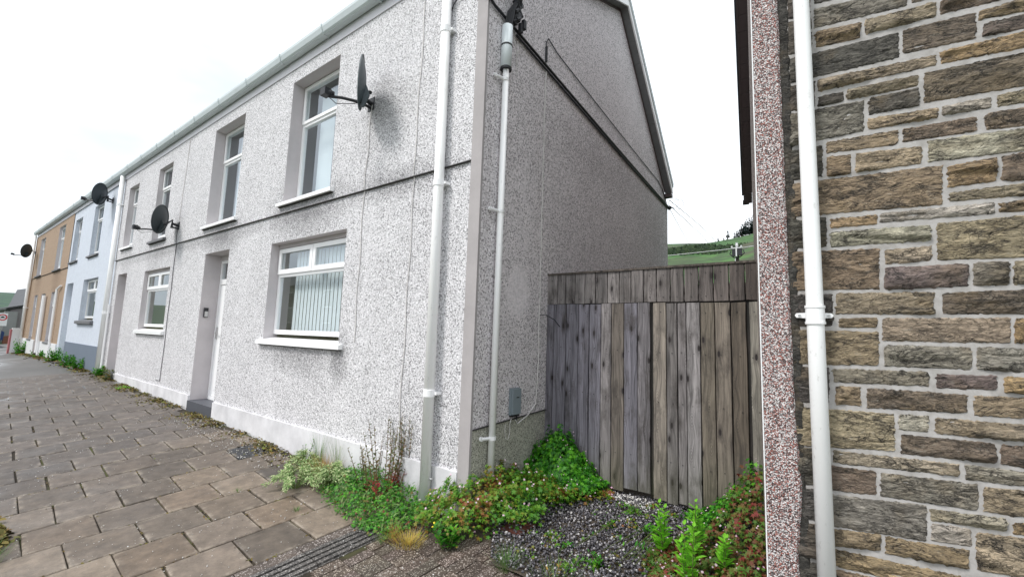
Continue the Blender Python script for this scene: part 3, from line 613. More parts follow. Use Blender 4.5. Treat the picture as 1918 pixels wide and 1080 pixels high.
# pale blue house (C)
C_open = [(-20.1, -19.15, .4, 2.88), (-17.75, -16.0, 1.70, 2.89), (-20.15, -19.15, 3.59, 5.0), (-17.55, -16.46, 3.58, 5.07)]
C = house(-20.42, -14.4205, 'pale blue rendered house with a slate blue painted base', 'dash_blue', C_open, zb=3.2)
window(C, -17.75, -16.0, 1.70, 2.89, 0, .12, 'double', mat='dash_blue', sill='sillgrey', sz=.09, sproj=.07)
window(C, -17.55, -16.46, 3.58, 5.07, 0, .10, 'top', mat='dash_blue', sill='sillgrey', room='roomdark')
window(C, -20.15, -19.15, 3.59, 5.0, 0, .11, 'top', mat='dash_blue', sill='sillgrey', room='roomdark')
door(C, -20.1, -19.15, .5, 2.88, 0, .4, mat='dash_blue', step=False, zstep=.55)
m = MB(); m.box(-19.1, -14.4205, -.02, .001, .1, 1.05); m.build('plinth', 'greybase', C)
gutter(C, -20.42, -14.422, joints=(-15.2, -16.4, -17.6, -18.8, -20.))
# ochre house (D)
D_open = [(-22.75, -21.75, .93, 2.7), (-24.9, -24.0, .35, 2.7), (-26.6, -25.8, .93, 2.7), (-22.9, -21.75, 3.5, 5.1), (-26.9, -25.8, 3.5, 5.07)]
Dh = house(-28.1, -20.4205, 'ochre roughcast house at the far end with a white base', 'dash_ochre', D_open, band=True, zb=3.45)
for x0, x1, z0, z1, y0 in ((-22.75, -21.75, .93, 2.7, 0), (-26.6, -25.8, .93, 2.7, 0), (-22.9, -21.75, 3.5, 5.1, -.014), (-26.9, -25.8, 3.5, 5.07, -.014)):
    window(Dh, x0, x1, z0, z1, y0, .075, 'top', mat='reveal', sill='sillgrey', room='roomdark', blind='curtain')
door(Dh, -24.9, -24.0, .4, 2.7, 0, .06, step=False, zstep=.45)
m = MB(); m.box(-28.1, -24.95, -.03, .001, 0, .92).box(-23.95, -20.4205, -.03, .001, 0, .92); m.build('plinth', 'whitebase', Dh)
MB().box(-28.1, -28.0, -.03, 5.3, 0, 5.3).build('end_wall', 'dash_ochre', Dh)
gutter(Dh, -28.2, -20.422, joints=(-21.5, -23.2, -25, -26.8))
downpipe(Dh, -28.05, -27.75, -.1, 5.36, .3, .05, (2.2,), label='pale downpipe at the far corner of the ochre house')
MB().tube([(-21.35, -.06, 2.75), (-21.3, -.06, .35)], .035, 8).build('waste_pipe', 'upvc', Dh)
MB().tube([(-21.35, -.06, 2.75), (-20.9, -.04, 2.85)], .03, 8).build('waste_pipe', 'upvc', Dh)
MB().tube([(-23.6, -.07, 2.6), (-23.5, -.07, .5)], .06, 8).build('waste_pipe', 'upvc', Dh)

# ------------------------------------------------------------------ stone house on the right
SO = Vector((-.312, -.15, 0)); SA = R(10.14)
SH = thing('stone_house', (SO.x, SO.y, 0), 'rock faced sandstone house at the right with red and white pebbledash at its corner', 'house', rotz=SA)
STONES = """d 183 3655 288 3656 280 3430 176 3444
d 178 3424 286 3416 280 3228 172 3232
g 298 3462 691 3451 686 3356 294 3351
d 303 3613 389 3613 384 3490 299 3490
k 705 3469 804 3469 798 3368 699 3363
b 303 3329 494 3326 490 3237 299 3238
t 516 3331 793 3341 789 3266 513 3252
k 810 3338 1023 3345 1018 3274 807 3271
o 940 3245 1107 3257 1102 3192 937 3199
d 179 3205 646 3224 640 3091 174 3066
k 661 3231 931 3242 922 3111 655 3104
p 950 3174 1102 3185 1097 3113 946 3110
t 304 3053 777 3067 774 3015 302 2990
o 795 3076 1096 3102 1090 3018 792 3016
d 174 3045 288 3051 282 2899 169 2907
d 301 2960 409 2965 407 2910 299 2904
t 425 2968 705 2978 702 2925 423 2915
k 730 2985 1089 2998 1078 2839 721 2833
d 512 2904 706 2914 701 2824 508 2816
g 169 2889 490 2895 483 2736 163 2708
t 503 2795 770 2798 767 2753 500 2736
l 788 2802 955 2813 951 2757 785 2757
t 974 2814 1077 2824 1072 2761 970 2758
t 324 2702 617 2717 613 2640 321 2641
k 635 2716 902 2728 898 2656 632 2648
b 930 2730 1071 2742 1065 2650 925 2659
l 724 2640 1064 2642 1057 2539 719 2534
b 325 2623 424 2619 419 2520 321 2517
t 446 2621 702 2617 697 2532 441 2523
d 162 2682 309 2689 303 2520 157 2519
b 156 2498 769 2511 758 2322 150 2318
o 787 2503 955 2521 948 2411 782 2402
k 973 2523 1057 2534 1048 2401 965 2409
t 784 2374 1047 2393 1043 2333 781 2335
o 326 2293 516 2297 514 2249 324 2245
l 529 2301 933 2314 930 2262 526 2256
o 950 2305 1042 2319 1038 2261 947 2268
d 150 2300 311 2303 305 2150 145 2151
l 323 2223 711 2229 707 2155 320 2146
t 734 2232 1037 2245 1024 2058 725 2060
b 145 2131 516 2128 507 1929 138 1928
t 538 2119 710 2129 706 2059 535 2051
p 534 2033 831 2038 825 1938 529 1926
g 849 2040 963 2042 956 1940 843 1937
t 980 2043 1023 2046 1016 1943 973 1939
t 335 1911 707 1911 701 1809 331 1807
k 736 1905 1014 1920 1007 1813 731 1809
d 142 1905 320 1908 313 1748 137 1739
b 339 1785 492 1790 490 1743 337 1740
t 512 1787 952 1794 944 1686 507 1680
o 968 1790 1006 1790 999 1690 961 1688
b 139 1725 495 1720 488 1563 133 1551
g 514 1658 819 1662 813 1563 509 1562
g 836 1663 997 1665 990 1561 830 1567
g 309 1537 668 1545 664 1479 307 1472
p 693 1537 893 1541 889 1481 690 1474
o 917 1542 988 1543 984 1473 912 1474
d 137 1535 292 1539 285 1367 132 1361
b 315 1455 413 1455 410 1369 311 1367
k 438 1452 792 1452 787 1373 434 1361
t 813 1452 982 1453 977 1369 808 1366
t 136 1337 536 1342 528 1175 129 1150
l 550 1344 655 1345 651 1276 546 1273
t 679 1343 975 1342 970 1276 675 1272
k 555 1253 870 1254 865 1173 550 1166
k 885 1251 969 1256 963 1167 879 1171
t 292 1145 748 1149 745 1099 289 1087
l 769 1152 961 1149 957 1091 765 1089
d 131 1140 268 1149 262 978 126 959
k 276 1072 454 1071 450 967 272 957
g 472 1071 805 1073 798 964 467 965
t 820 1067 956 1069 949 964 813 965
d 127 942 261 953 255 812 123 799
g 269 937 628 954 620 800 263 794
l 640 942 884 947 881 897 638 894
o 903 940 947 943 944 894 900 892
b 265 782 457 792 454 724 262 704
l 640 881 769 880 765 811 636 809
t 786 874 943 883 932 727 776 719
o 474 789 757 794 753 718 471 716
d 124 780 255 789 249 633 119 619
o 263 690 725 683 720 595 260 617
b 262 601 469 599 465 512 258 502
d 120 598 250 614 244 461 115 445"""
TONE = dict(t=(.56, .45, .315), o=(.56, .40, .23), g=(.42, .37, .30), d=(.175, .157, .135), b=(.43, .325, .22), l=(.62, .57, .46), k=(.31, .24, .17), p=(.32, .255, .225))
ZT = 5.25
m = MB(); m.quad((.10, .0, -.1), (6, .0, -.1), (6, .0, ZT), (.10, .0, ZT)); m.build('mortar_bed', 'mortar', SH)
def stone(q, tone, seed):
    """rock-faced block: bulging, ragged front over a quad given in (s, z)"""
    r = np.random.default_rng(seed); (a0, a1), (b0, b1), (c0, c1), (d0, d1) = q   # TL TR BR BL
    w = max(.03, b0-a0); hgt = max(.02, a1-d1); nx = max(5, int(w/.011)); nz_ = max(6, int(hgt/.009))
    u, v = np.meshgrid(np.linspace(0, 1, nx+1), np.linspace(0, 1, nz_+1)); ins = .003
    X = (1-v)*((1-u)*d0+u*c0)+v*((1-u)*a0+u*b0); Z = (1-v)*((1-u)*d1+u*c1)+v*((1-u)*a1+u*b1)
    def nz1(f, n=6):
        o_ = 0
        for _ in range(n):
            kx, kz, ph = r.uniform(-1, 1)*f*.55, r.uniform(-1, 1)*f, r.uniform(0, 6.28); o_ = o_+np.sin(X*kx+Z*kz+ph)
        return o_/n
    de = np.minimum(np.minimum(u, 1-u)*w, np.minimum(v, 1-v)*hgt)
    rise = np.clip(de/.022, 0, 1)**.6
    cx_, cz_ = X.mean(), Z.mean(); H0 = np.full(X.shape, 9.)
    for _ in range(int(r.integers(5, 9))):
        ax, az_ = r.normal(0, .16), r.normal(0, .55); ox, oz = r.uniform(-.5, .5)*w, r.uniform(-.5, .5)*hgt
        H0 = np.minimum(H0, r.uniform(.014, .034)+ax*(X-cx_-ox)+az_*(Z-cz_-oz)+.0015*nz1(90, 3))
    H0 = np.clip(H0, .003, .048); crk = np.clip(1-np.abs(Z-cz_-r.uniform(-.25, .25)*hgt-nz1(22, 4)*hgt*.5)/.006, 0, 1)*(r.random() < .55)
    H = rise*(H0+.0035*nz1(110)+.0035*r.random(X.shape)-.007*crk*(np.sin(X*17+r.uniform(0, 6)) > -.2))+.002
    rim = (de < 1e-6); wob = .0035
    X = X+np.where(rim, r.normal(0, wob, X.shape), r.normal(0, .002, X.shape)); Z = Z+np.where(rim, r.normal(0, wob*.8, X.shape), r.normal(0, .0015, X.shape))
    Y = np.where(rim, .004, -H)
    m = MB(); m.v = list(zip(X.ravel().tolist(), Y.ravel().tolist(), Z.ravel().tolist())); W = nx+1
    m.f = [(j*W+i, j*W+i+1, (j+1)*W+i+1, (j+1)*W+i) for j in range(nz_) for i in range(nx)]
    o = m.build('stone', 'stone', SH); f_ = r.uniform(.85, 1.2); c = TONE[tone]
    o.color = (c[0]*f_*r.uniform(.95, 1.05), c[1]*f_, c[2]*f_*r.uniform(.92, 1.08), 1)
k_ = 0
for ln in STONES.strip().split('\n'):
    p = ln.split(); v = [int(x)/1000 for x in p[1:]]; e_ = .0055; q = [(v[0]-e_, v[1]+e_), (v[2]+e_, v[3]+e_), (v[4]+e_, v[5]-e_), (v[6]-e_, v[7]-e_)]
    stone(q, p[0], 100+k_); k_ += 1
def fill(s0, s1, z0, z1, seed):
    global k_
    r = random.Random(seed); z = z0
    while z < z1-.04:
        hh = min(r.choice((.055, .08, .11, .16)), z1-z); s = s0+r.uniform(-.0, .0)
        while s < s1-.05:
            w = min(r.uniform(.15, .5), s1-s)
            if s1-s-w < .08: w = s1-s
            stone([(s+.006, z+hh-.007), (s+w-.006, z+hh-.007), (s+w-.006, z+.006), (s+.006, z+.006)], r.choice('ttobgglkpd'), 900+k_); k_ += 1; s += w
        z += hh
fill(1.115, 2.6, .02, ZT-.05, 3); fill(.18, 1.105, .02, .43, 5); fill(.18, 1.105, 3.68, ZT-.05, 8)
er = MB(); zz_ = [-.1+.03*i for i in range(178)]; rj = random.Random(9); pv = None
for z in zz_:
    a_, c_ = .176+rj.uniform(-.006, .006), -.004-rj.uniform(0, .010)
    row = [(.12, -.003, z), (.150+rj.uniform(-.004, .004), c_, z), (a_-.006, c_*.8, z), (a_+.004, .002, z)]
    if pv: [er.quad(pv[i], pv[i+1], row[i+1], row[i]) for i in range(3)]
    pv = row
o = er.build('weathered_edge', 'stone', SH); o.color = (.10, .095, .085, 1)
# pebbledashed return strip with its ragged edge and the white corner bead
sm_ = MB(); zs = [-.1+i*.045 for i in range(int(5.4/.045)+1)]; rr_ = random.Random(4); prev = None
for z in zs:
    e_ = .137+rr_.uniform(-.0025, .0025)+(.016*math.exp(-((z-.98)/.22)**2))-(.012*math.exp(-((z-.62)/.1)**2))+(z-1.8)*-.004
    row = [(0, -.022, z), (e_-.012, -.022, z), (e_, -.012, z), (e_+.004, .002, z)]
    if prev: [sm_.quad(prev[i], prev[i+1], row[i+1], row[i]) for i in range(3)]
    prev = row
sm_.build('pebbledash_strip', 'dash_red', SH)
MB().tube([(-.001, -.023, -.1), (-.001, -.023, 5.25)], .0032, 6).build('corner_bead', 'upvc', SH)
inv = Matrix.Rotation(-SA, 3, 'Z')
def sl(x, y, z): v = inv @ (Vector((x, y, z))-Vector((SO.x, SO.y, 0))); return (v.x, v.y, v.z)
def swx(y): return SO.x-.1288*(y-SO.y)
gw = MB(); c0 = (0., -.022, 0.)
Pg = [(SO.y, -.1), (5.6, -.1), (5.6, 4.36), (2.9, 6.79), (SO.y, 5.3)]
gw.quad((0, -.022, -.1), sl(swx(5.6), 5.6, -.1), sl(swx(5.6), 5.6, 4.36), sl(swx(2.9), 2.9, 6.79), (0, -.022, 5.3)); gw.build('side_wall', 'dash_brown', SH)
for (ya, za), (yb, zb_) in (((-.3, 5.2), (2.9, 6.79)), ((2.9, 6.79), (5.82, 4.16))):
    n = 18
    for i in range(n):
        a, b = (i+.02)/n, (i+.98)/n; y1_, z1_, y2_, z2_ = ya+(yb-ya)*a, za+(zb_-za)*a, ya+(yb-ya)*b, za+(zb_-za)*b
        q = MB(); q.prism([sl(swx(y1_)-.002, y1_, z1_), sl(swx(y2_)-.002, y2_, z2_), sl(swx(y2_)-.002, y2_, z2_+.015), sl(swx(y1_)-.002, y1_, z1_+.015)], inv @ Vector((-.115, 0, 0))); q.build('soffit_board', 'brownsoffit', SH)
    q = MB(); q.prism([sl(swx(ya)-.118, ya, za-.01), sl(swx(yb)-.118, yb, zb_-.01), sl(swx(yb)-.118, yb, zb_+.16), sl(swx(ya)-.118, ya, za+.16)], inv @ Vector((-.02, 0, 0))); q.build('bargeboard', 'brownsoffit', SH)
    q = MB(); q.prism([sl(swx(ya)-.1, ya, za+.163), sl(swx(yb)-.1, yb, zb_+.163), sl(swx(yb)-.1, yb, zb_+.195), sl(swx(ya)-.1, ya, za+.195)], inv @ Vector((-.065, 0, 0))); q.build('verge_capping', 'roof', SH)
q = MB(); a_ = sl(swx(5.8)-.06, 5.86, 4.2); q.tube([a_, (a_[0]-.1, a_[1]+.0, a_[2])], .045, 10); q.build('rear_gutter_end', 'black', SH)
rf = MB(); rf.quad(sl(swx(-.3)-.16, -.3, 5.4), sl(6, -.3+1.0, 5.4), sl(6, 3.9, 7.), sl(swx(2.9)-.16, 2.9, 7.)); rf.quad(sl(swx(2.9)-.16, 2.9, 7.), sl(6, 3.9, 7.), sl(6, 6.8, 4.3), sl(swx(5.82)-.16, 5.82, 4.37)); rf.build('roof', 'roof', SH)
q = MB(); q.quad(sl(swx(5.6), 5.6, -.1), sl(6, 6.6, -.1), sl(6, 6.6, 4.3), sl(swx(5.6), 5.6, 4.36)); q.build('rear_wall', 'dash_brown', SH)
# right downpipe with its two-lug bracket
dp = MB(); dp.tube([(.230, -.062, 5.2), (.2325, -.062, 3.5), (.2345, -.062, 1.80), (.2355, -.062, .1)], .037, 24); p = dp.build('downpipe', 'pipe', SH, label='white round downpipe on the sandstone wall')
p.data.polygons.foreach_set('use_smooth', [len(f.vertices) == 4 for f in p.data.polygons])
q = MB(); q.tube([(.2345, -.062, z) for z in (1.845, 1.844, 1.832, 1.831, 1.765, 1.764, 1.752, 1.751)], [.038, .0435, .0435, .0405, .0405, .0435, .0435, .038], 24)
for s_ in (-1, 1):
    q.prism([(.2345+s_*.036, -.030, 1.783), (.2345+s_*.074, -.030, 1.786), (.2345+s_*.081, -.030, 1.797), (.2345+s_*.074, -.030, 1.808), (.2345+s_*.036, -.030, 1.811)][::-s_], (0, .012, 0))
br = q.build('pipe_bracket', 'upvc', p)
for s_ in (-1, 1): MB().tube([(.2345+s_*.062, -.030, 1.797), (.2345+s_*.062, -.036, 1.797)], .0065, 10).build('screw', 'metal', p)

# ------------------------------------------------------------------ board gate across the passage
GY = 1.15
gt = thing('board_gate', (-1.45, GY, zg(-1.45, GY)), 'weathered grey timber board gate closing the gap between the two houses', 'gate')
lo = [-2.437, -2.346, -2.2, -2.061, -1.941, -1.817, -1.707, -1.583, -1.454, -1.334, None, -1.312, -1.193, -1.099, -1.024, -.909, -.796, -.674, -.560, None, -.540, -.462]
up_ = [-2.438, -2.31, -2.216, -2.107, -1.995, -1.878, -1.755, -1.634, -1.516, -1.398, -1.279, -1.156, -1.039, -.919, -.801, -.681, -.563, -.464]
def plank(x0, x1, z0, z1, y, col, rot=0.):
    m = MB(); g = .002; b = .003; th = .019+rng.uniform(-.002, .003); y = y+rng.uniform(-.004, .004)
    n = 9; pts = []
    for i in range(n+1):
        z = z0+(z1-z0)*i/n; wv = rng.normal(0, .0012)
        for dx, dy in ((x0+g+wv, y), (x0+g+b+wv, y-th), (x1-g-b+wv, y-th), (x1-g+wv, y)): m.v.append((dx+rot*(z-z0), dy, z+(rng.normal(0, .002) if i in (0, n) else 0)))
    for i in range(n):
        for k in range(3): m.f.append((i*4+k, i*4+k+1, i*4+k+5, i*4+k+4))
        m.f.append((i*4+3, i*4, i*4+4, i*4+7))
    m.f.append((0, 3, 2, 1)); m.f.append((n*4, n*4+1, n*4+2, n*4+3))
    o = m.build('board', 'wood', gt); o.color = (*col, 1)
G1, G2, G3 = (.205, .195, .225), (.235, .215, .215), (.16, .13, .10)
nz_pts = []
tones = [G1, G1, G1, G1, G1, G2, (.19, .17, .155), G1, G1, None, (.27, .24, .205), (.2, .185, .175), G2, (.285, .27, .265), (.2, .185, .165), (.23, .205, .18), G3, None, None, (.27, .26, .235)]
ii = 0
for i in range(len(lo)-1):
    if lo[i] is None or lo[i+1] is None: continue
    x0, x1 = lo[i], lo[i+1]; c = [G1, G1, G1, (.19, .18, .21), G1, G2, (.17, .145, .125), G1, (.20, .185, .195), (.27, .235, .20), (.18, .165, .16), G2, (.30, .28, .28), (.17, .145, .115), (.20, .17, .14), (.14, .115, .09), (.26, .24, .205)][ii]
    f_ = rng.uniform(.92, 1.12); c = tuple(q*f_ for q in c)
    zb_ = max(.29, zg(x0, GY)+.03)+rng.uniform(0, .02)+(.03 if ii in (7, 8) else 0)
    plank(x0, x1, zb_, 1.989+rng.uniform(-.004, .003)-(.004 if ii > 8 else 0), GY, c); ii += 1
    for z in (1.90, 1.55, 1.12, .62): nz_pts.append(((x0+x1)/2+rng.uniform(-.02, .02), z+rng.uniform(-.01, .01)))
for i in range(len(up_)-1):
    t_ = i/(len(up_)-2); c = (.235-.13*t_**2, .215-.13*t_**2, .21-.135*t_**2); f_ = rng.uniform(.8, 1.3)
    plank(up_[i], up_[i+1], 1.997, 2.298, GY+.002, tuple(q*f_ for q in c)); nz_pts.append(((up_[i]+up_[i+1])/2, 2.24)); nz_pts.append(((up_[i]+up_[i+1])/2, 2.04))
m = MB()
for x, z in nz_pts: m.tube([(x, GY-.024, z), (x, GY-.018, z)], .004, 5)
m.build('nail_heads', 'black', gt, kind='stuff')
for z in (1.86, 1.12, .5, 2.1): m = MB(); m.box(-2.43, -.465, GY+.0125, GY+.05, z-.045, z+.045); o = m.build('rail', 'wood', gt); o.color = (.1, .08, .06, 1)
m = MB(); m.box(-2.43, -.468, GY+.0055, GY+.012, .32, 1.972).box(-2.43, -.468, GY+.0055, GY+.012, 1.9721, 2.05); o = m.build('dark_gap_sheet', 'wood', gt); o.color = (.03, .028, .025, 1)  # near-black sheet added behind the boards so that their gaps read dark
m = MB(); m.box(-2.436, -.462, GY-.03, GY+.06, 2.300, 2.318); o = m.build('top_capping', 'wood', gt); o.color = (.12, .10, .085, 1)
for x in (-2.40, -1.32, -.5): m = MB(); m.box(x-.035, x+.035, GY+.051, GY+.12, .1, 2.29); o = m.build('post', 'wood', gt); o.color = (.1, .08, .06, 1)

# ------------------------------------------------------------------ cables, boxes, dishes
CR = XC+.02
duct = thing('cable_duct', (XC+.05, .2, .2), 'slim white pipe up the gable corner with a pale grey sleeve strapped round its top', 'pipe')
dm = MB(); dm.tube([(XC+.05, .205, .17), (XC+.05, .215, 4.2)], .030, 16); o = dm.build('pipe', 'pipe', duct); o.data.polygons.foreach_set('use_smooth', [len(f.vertices) == 4 for f in o.data.polygons])
dm = MB(); dm.tube([(XC+.05, .214, 4.13), (XC+.05, .214, 4.56)], .052, 14); o = dm.build('sleeve', 'sleeve', duct); o.data.polygons.foreach_set('use_smooth', [len(f.vertices) == 4 for f in o.data.polygons])
MB().tube([(XC+.05, .214, 4.12), (XC+.05, .214, 4.14)], .055, 14).build('sleeve_end_ring', 'rubber', duct)
MB().tube([(XC+.05, .214, 4.352), (XC+.05, .214, 4.366)], .056, 14).build('strap', 'rubber', duct)
for z in (4.02, 2.76, .78):
    q = MB(); q.tube([(XC+.05, .21, z+.014), (XC+.05, .21, z-.014)], .034, 16); q.tube([(XC+.045, .18, z), (XC+.02, .10, z+.004)], .014, 8); q.tube([(XC+.012, .10, z+.004), (XC+.03, .10, z+.004)], .02, 10); q.build('bracket', 'upvc', duct)
hub = MB()
for i in range(7):
    y = .30+.03*(i % 3); z = 4.66+.035*i
    hub.tube([(XC+.05+.02*(i % 2), y, z), (XC+.07, y+.05, z+.05), (XC+.05, y+.02, z+.12)], .020, 6)
for i in range(5): hub.box(XC+.02+.012*i, XC+.055+.012*i, .27+.035*i, .31+.035*i, 4.60+.05*(i % 3), 4.69+.05*(i % 3))
for i in range(5): hub.tube([(XC+.03+.01*i, .20+.01*i, 4.54), (XC+.06+.005*i, .20+.02*i, 4.70+.02*i), (XC+.08, .28+.02*i, 4.84+.02*i), (XC+.06, .34, 4.78)], .008, 6)
top('cable_junction', hub, 'rubber', 'black tangle of cable clamps fixed above the grey sleeve at the gable corner', 'cable clamp', smooth=False)
q = MB(); q.tube([(XC+.07, .36, 4.80), (XC+.10, .30, 4.95), (XC+.2, .1, 5.15), (XC+.9, -1.2, 6.1), (XC+2.5, -4, 7.2)], .016, 8); q.tube([(XC+.07, .33, 4.84), (XC+.09, .28, 5.0), (XC+.12, .22, 5.3)], .012, 8)
q.tube([(XC+.08, .38, 4.86), (XC+.14, .3, 5.0), (XC+.25, .12, 5.19), (XC+.95, -1.2, 6.13), (XC+2.5, -4, 7.25)], .010, 8)
top('overhead_service_cable', q, 'rubber', 'thick black cables leaving the gable corner upwards towards the street', 'cable')
def sag(p, q_, n, s): return [tuple(Vector(p).lerp(Vector(q_), i/n)+Vector((0, 0, -s*4*(i/n)*(1-i/n)))) for i in range(n+1)]
q = MB(); q.tube([(XC-.124, -.03, 4.80), (XC+.0, -.034, 4.73), (XC+.022, .0, 4.70)]+sag((XC+.022, .05, 4.68), (XC+.02, 5.31, 4.165), 24, .012), .014, 8)
q.tube(sag((XC+.02, .40, 4.60), (XC+.02, 5.31, 4.14), 24, .016), .011, 8); q.tube(sag((XC+.03, .35, 4.64), (XC+.02, 4.6, 4.20), 16, .0), .008, 6)
q.tube([(XC+.02, 5.31, 4.15), (XC+.03, 5.34, 4.13), (XC+.05, 5.36, 4.16)], .03, 8)
top('black_cable_bundle', q, 'rubber', 'thick black cable bundle running down across the gable wall to its rear corner', 'cable')
q = MB(); pa = [(XC+.012, .97, 4.66), (XC+.012, .96, 4.86), (XC+.014, 1.0, 4.93), (XC+.013, 1.10, 4.90)]+sag((XC+.012, 1.2, 4.87), (XC+.012, 4.75, 4.49), 14, .01)+[(XC+.012, 5.0, 4.40), (XC+.012, 5.2, 4.26)]
q.tube(pa, .006, 6); q.tube([(XC+.014, .965, 4.63), (XC+.014, .965, 4.81)], .014, 8)
top('thin_black_cable', q, 'rubber', 'thin black cable with a taped joint crossing the upper gable wall above the thick bundle', 'cable')
q = MB(); pa = [(XC+.012, .965, 4.64), (XC+.012, .985, 4.60), (XC+.014, .97, 4.5)]+[(XC+.012+.001*math.sin(i), .96+.006*math.sin(i*1.7), 4.4-i*.15) for i in range(22)]+[(XC+.014, .93, .99), (XC+.016, .80, .90), (XC+.02, .62, .84), (XC+.02, .585, .88)]
q.tube(pa, .0065, 6)
for z in (4.1, 3.5, 3.0, 2.5, 2.1, 1.6, 1.2): q.box(XC+.004, XC+.022, .955, .975, z-.006, z+.006)
top('white_wall_cable', q, 'whitecable', 'dirty white cable clipped straight down the gable wall to the small grey box', 'cable')
q = MB(); q.tube([(XC+.01, .975, 1.87), (XC+.05, 1.02, 1.88), (XC+.12, 1.08, 1.83), (XC+.17, 1.11, 1.76)], .0045, 5); top('loose_wire_end', q, 'rubber', 'loose black wire end sticking out from the gable wall beside the gate', 'wire')
q = MB(); q.tube([(XC+.02, .43, .86), (XC+.02, .425, .80), (XC+.02, .44, .735), (XC+.02, .475, .72), (XC+.02, .50, .77), (XC+.02, .50, .86), (XC+.02, .52, .90)], .0035, 6); top('hanging_wire_loop', q, 'whitecable', 'short pale wire hanging in a loop under the grey box on the gable base', 'wire')
q = MB(); q.tube([(XC+.03, .25, 4.55), (XC+.04, .33, 4.50), (XC+.03, .40, 4.42), (XC+.02, .42, 4.30), (XC+.02, .43, 4.20)], .004, 5); q.tube([(XC+.03, .41, 4.42), (XC+.03, .47, 4.50), (XC+.03, .52, 4.52)], .004, 5)
top('frayed_white_wire', q, 'whitecable', 'thin frayed white wire dangling beside the pale grey sleeve', 'wire')
bx = thing('utility_box', (XC+.02, .58, .9), 'small upright blue grey plastic utility box on the gable wall near the gate', 'utility box')
q = MB(); q.box(XC+.002, XC+.025, .50, .635, .93, 1.17); q.build('back_box', 'metalbox', bx)
q = MB(); q.prism([(XC+.026, .505, .935), (XC+.026, .63, .935), (XC+.026, .63, 1.165), (XC+.026, .505, 1.165)], (.022, 0, 0)); q.build('cover', 'metalbox', bx)
q = MB(); q.box(XC+.0485, XC+.050, .555, .595, 1.083, 1.092); q.build('slot', 'black', bx)
q = MB(); q.box(XC+.002, XC+.04, .51, .62, .915, .929); q.tube([(XC+.02, .6, .915), (XC+.02, .6, .86)], .006, 6); q.build('base_cap', 'rubber', bx)

ks = thing('key_safe', (-8.575, .07, 1.87), 'small dark key safe with a silver face inside the near door recess', 'key safe')
MB().box(-8.578, -8.545, .06, .12, 1.80, 1.96).build('body', 'rubber', ks); MB().box(-8.5445, -8.538, .066, .114, 1.81, 1.90).build('keypad_face', 'metal', ks)

def cable(name, pts, r, mat, label): top(name, MB().tube(pts, r, 6), mat, label, 'cable')
def wob(x0, z0, x1, z1, y, n=18, a=.012):
    return [(x0+(x1-x0)*i/n+a*math.sin(i*1.3+x0), y, z0+(z1-z0)*i/n) for i in range(n+1)]
cable('dish_cable', wob(-4.10, 4.18, -4.13, 3.24, -.022, 8)+wob(-4.15, 3.19, -4.14, 1.53, -.008, 10), .0055, 'whitecable', 'pale cable dropping from the nearest satellite dish past the ground floor window')
cable('wall_cable', wob(-3.29, 5.26, -3.32, 3.23, -.022, 10, .01)+wob(-3.32, 3.18, -3.33, .56, -.008, 14, .01), .005, 'whitecable', 'thin pale cable running the full wall height just left of the near downpipe')
cable('party_wall_cable', wob(-10.06, 3.5, -10.07, 3.24, -.024, 3, .004)+wob(-10.08, 3.18, -10.1, .62, -.008, 12, .01)+[(-10.35, -.008, .62)], .006, 'sillgrey', 'dark cable dropping from the second dish down the wall of the middle pebbledashed house')
cable('party_line_cable', wob(-9.93, 5.26, -10.05, 3.6, -.022, 10, .006), .005, 'whitecable', 'thin pale cable from the gutter down to the second dish')
cable('pipe_side_wire', [(-2.93, -.02, 4.76), (-2.86, -.035, 4.84), (-2.7, -.035, 4.93), (-2.555, -.035, 4.98), (XC-.02, -.03, 5.02)], .006, 'rubber', 'short black wire curving from behind the near downpipe up to the corner')

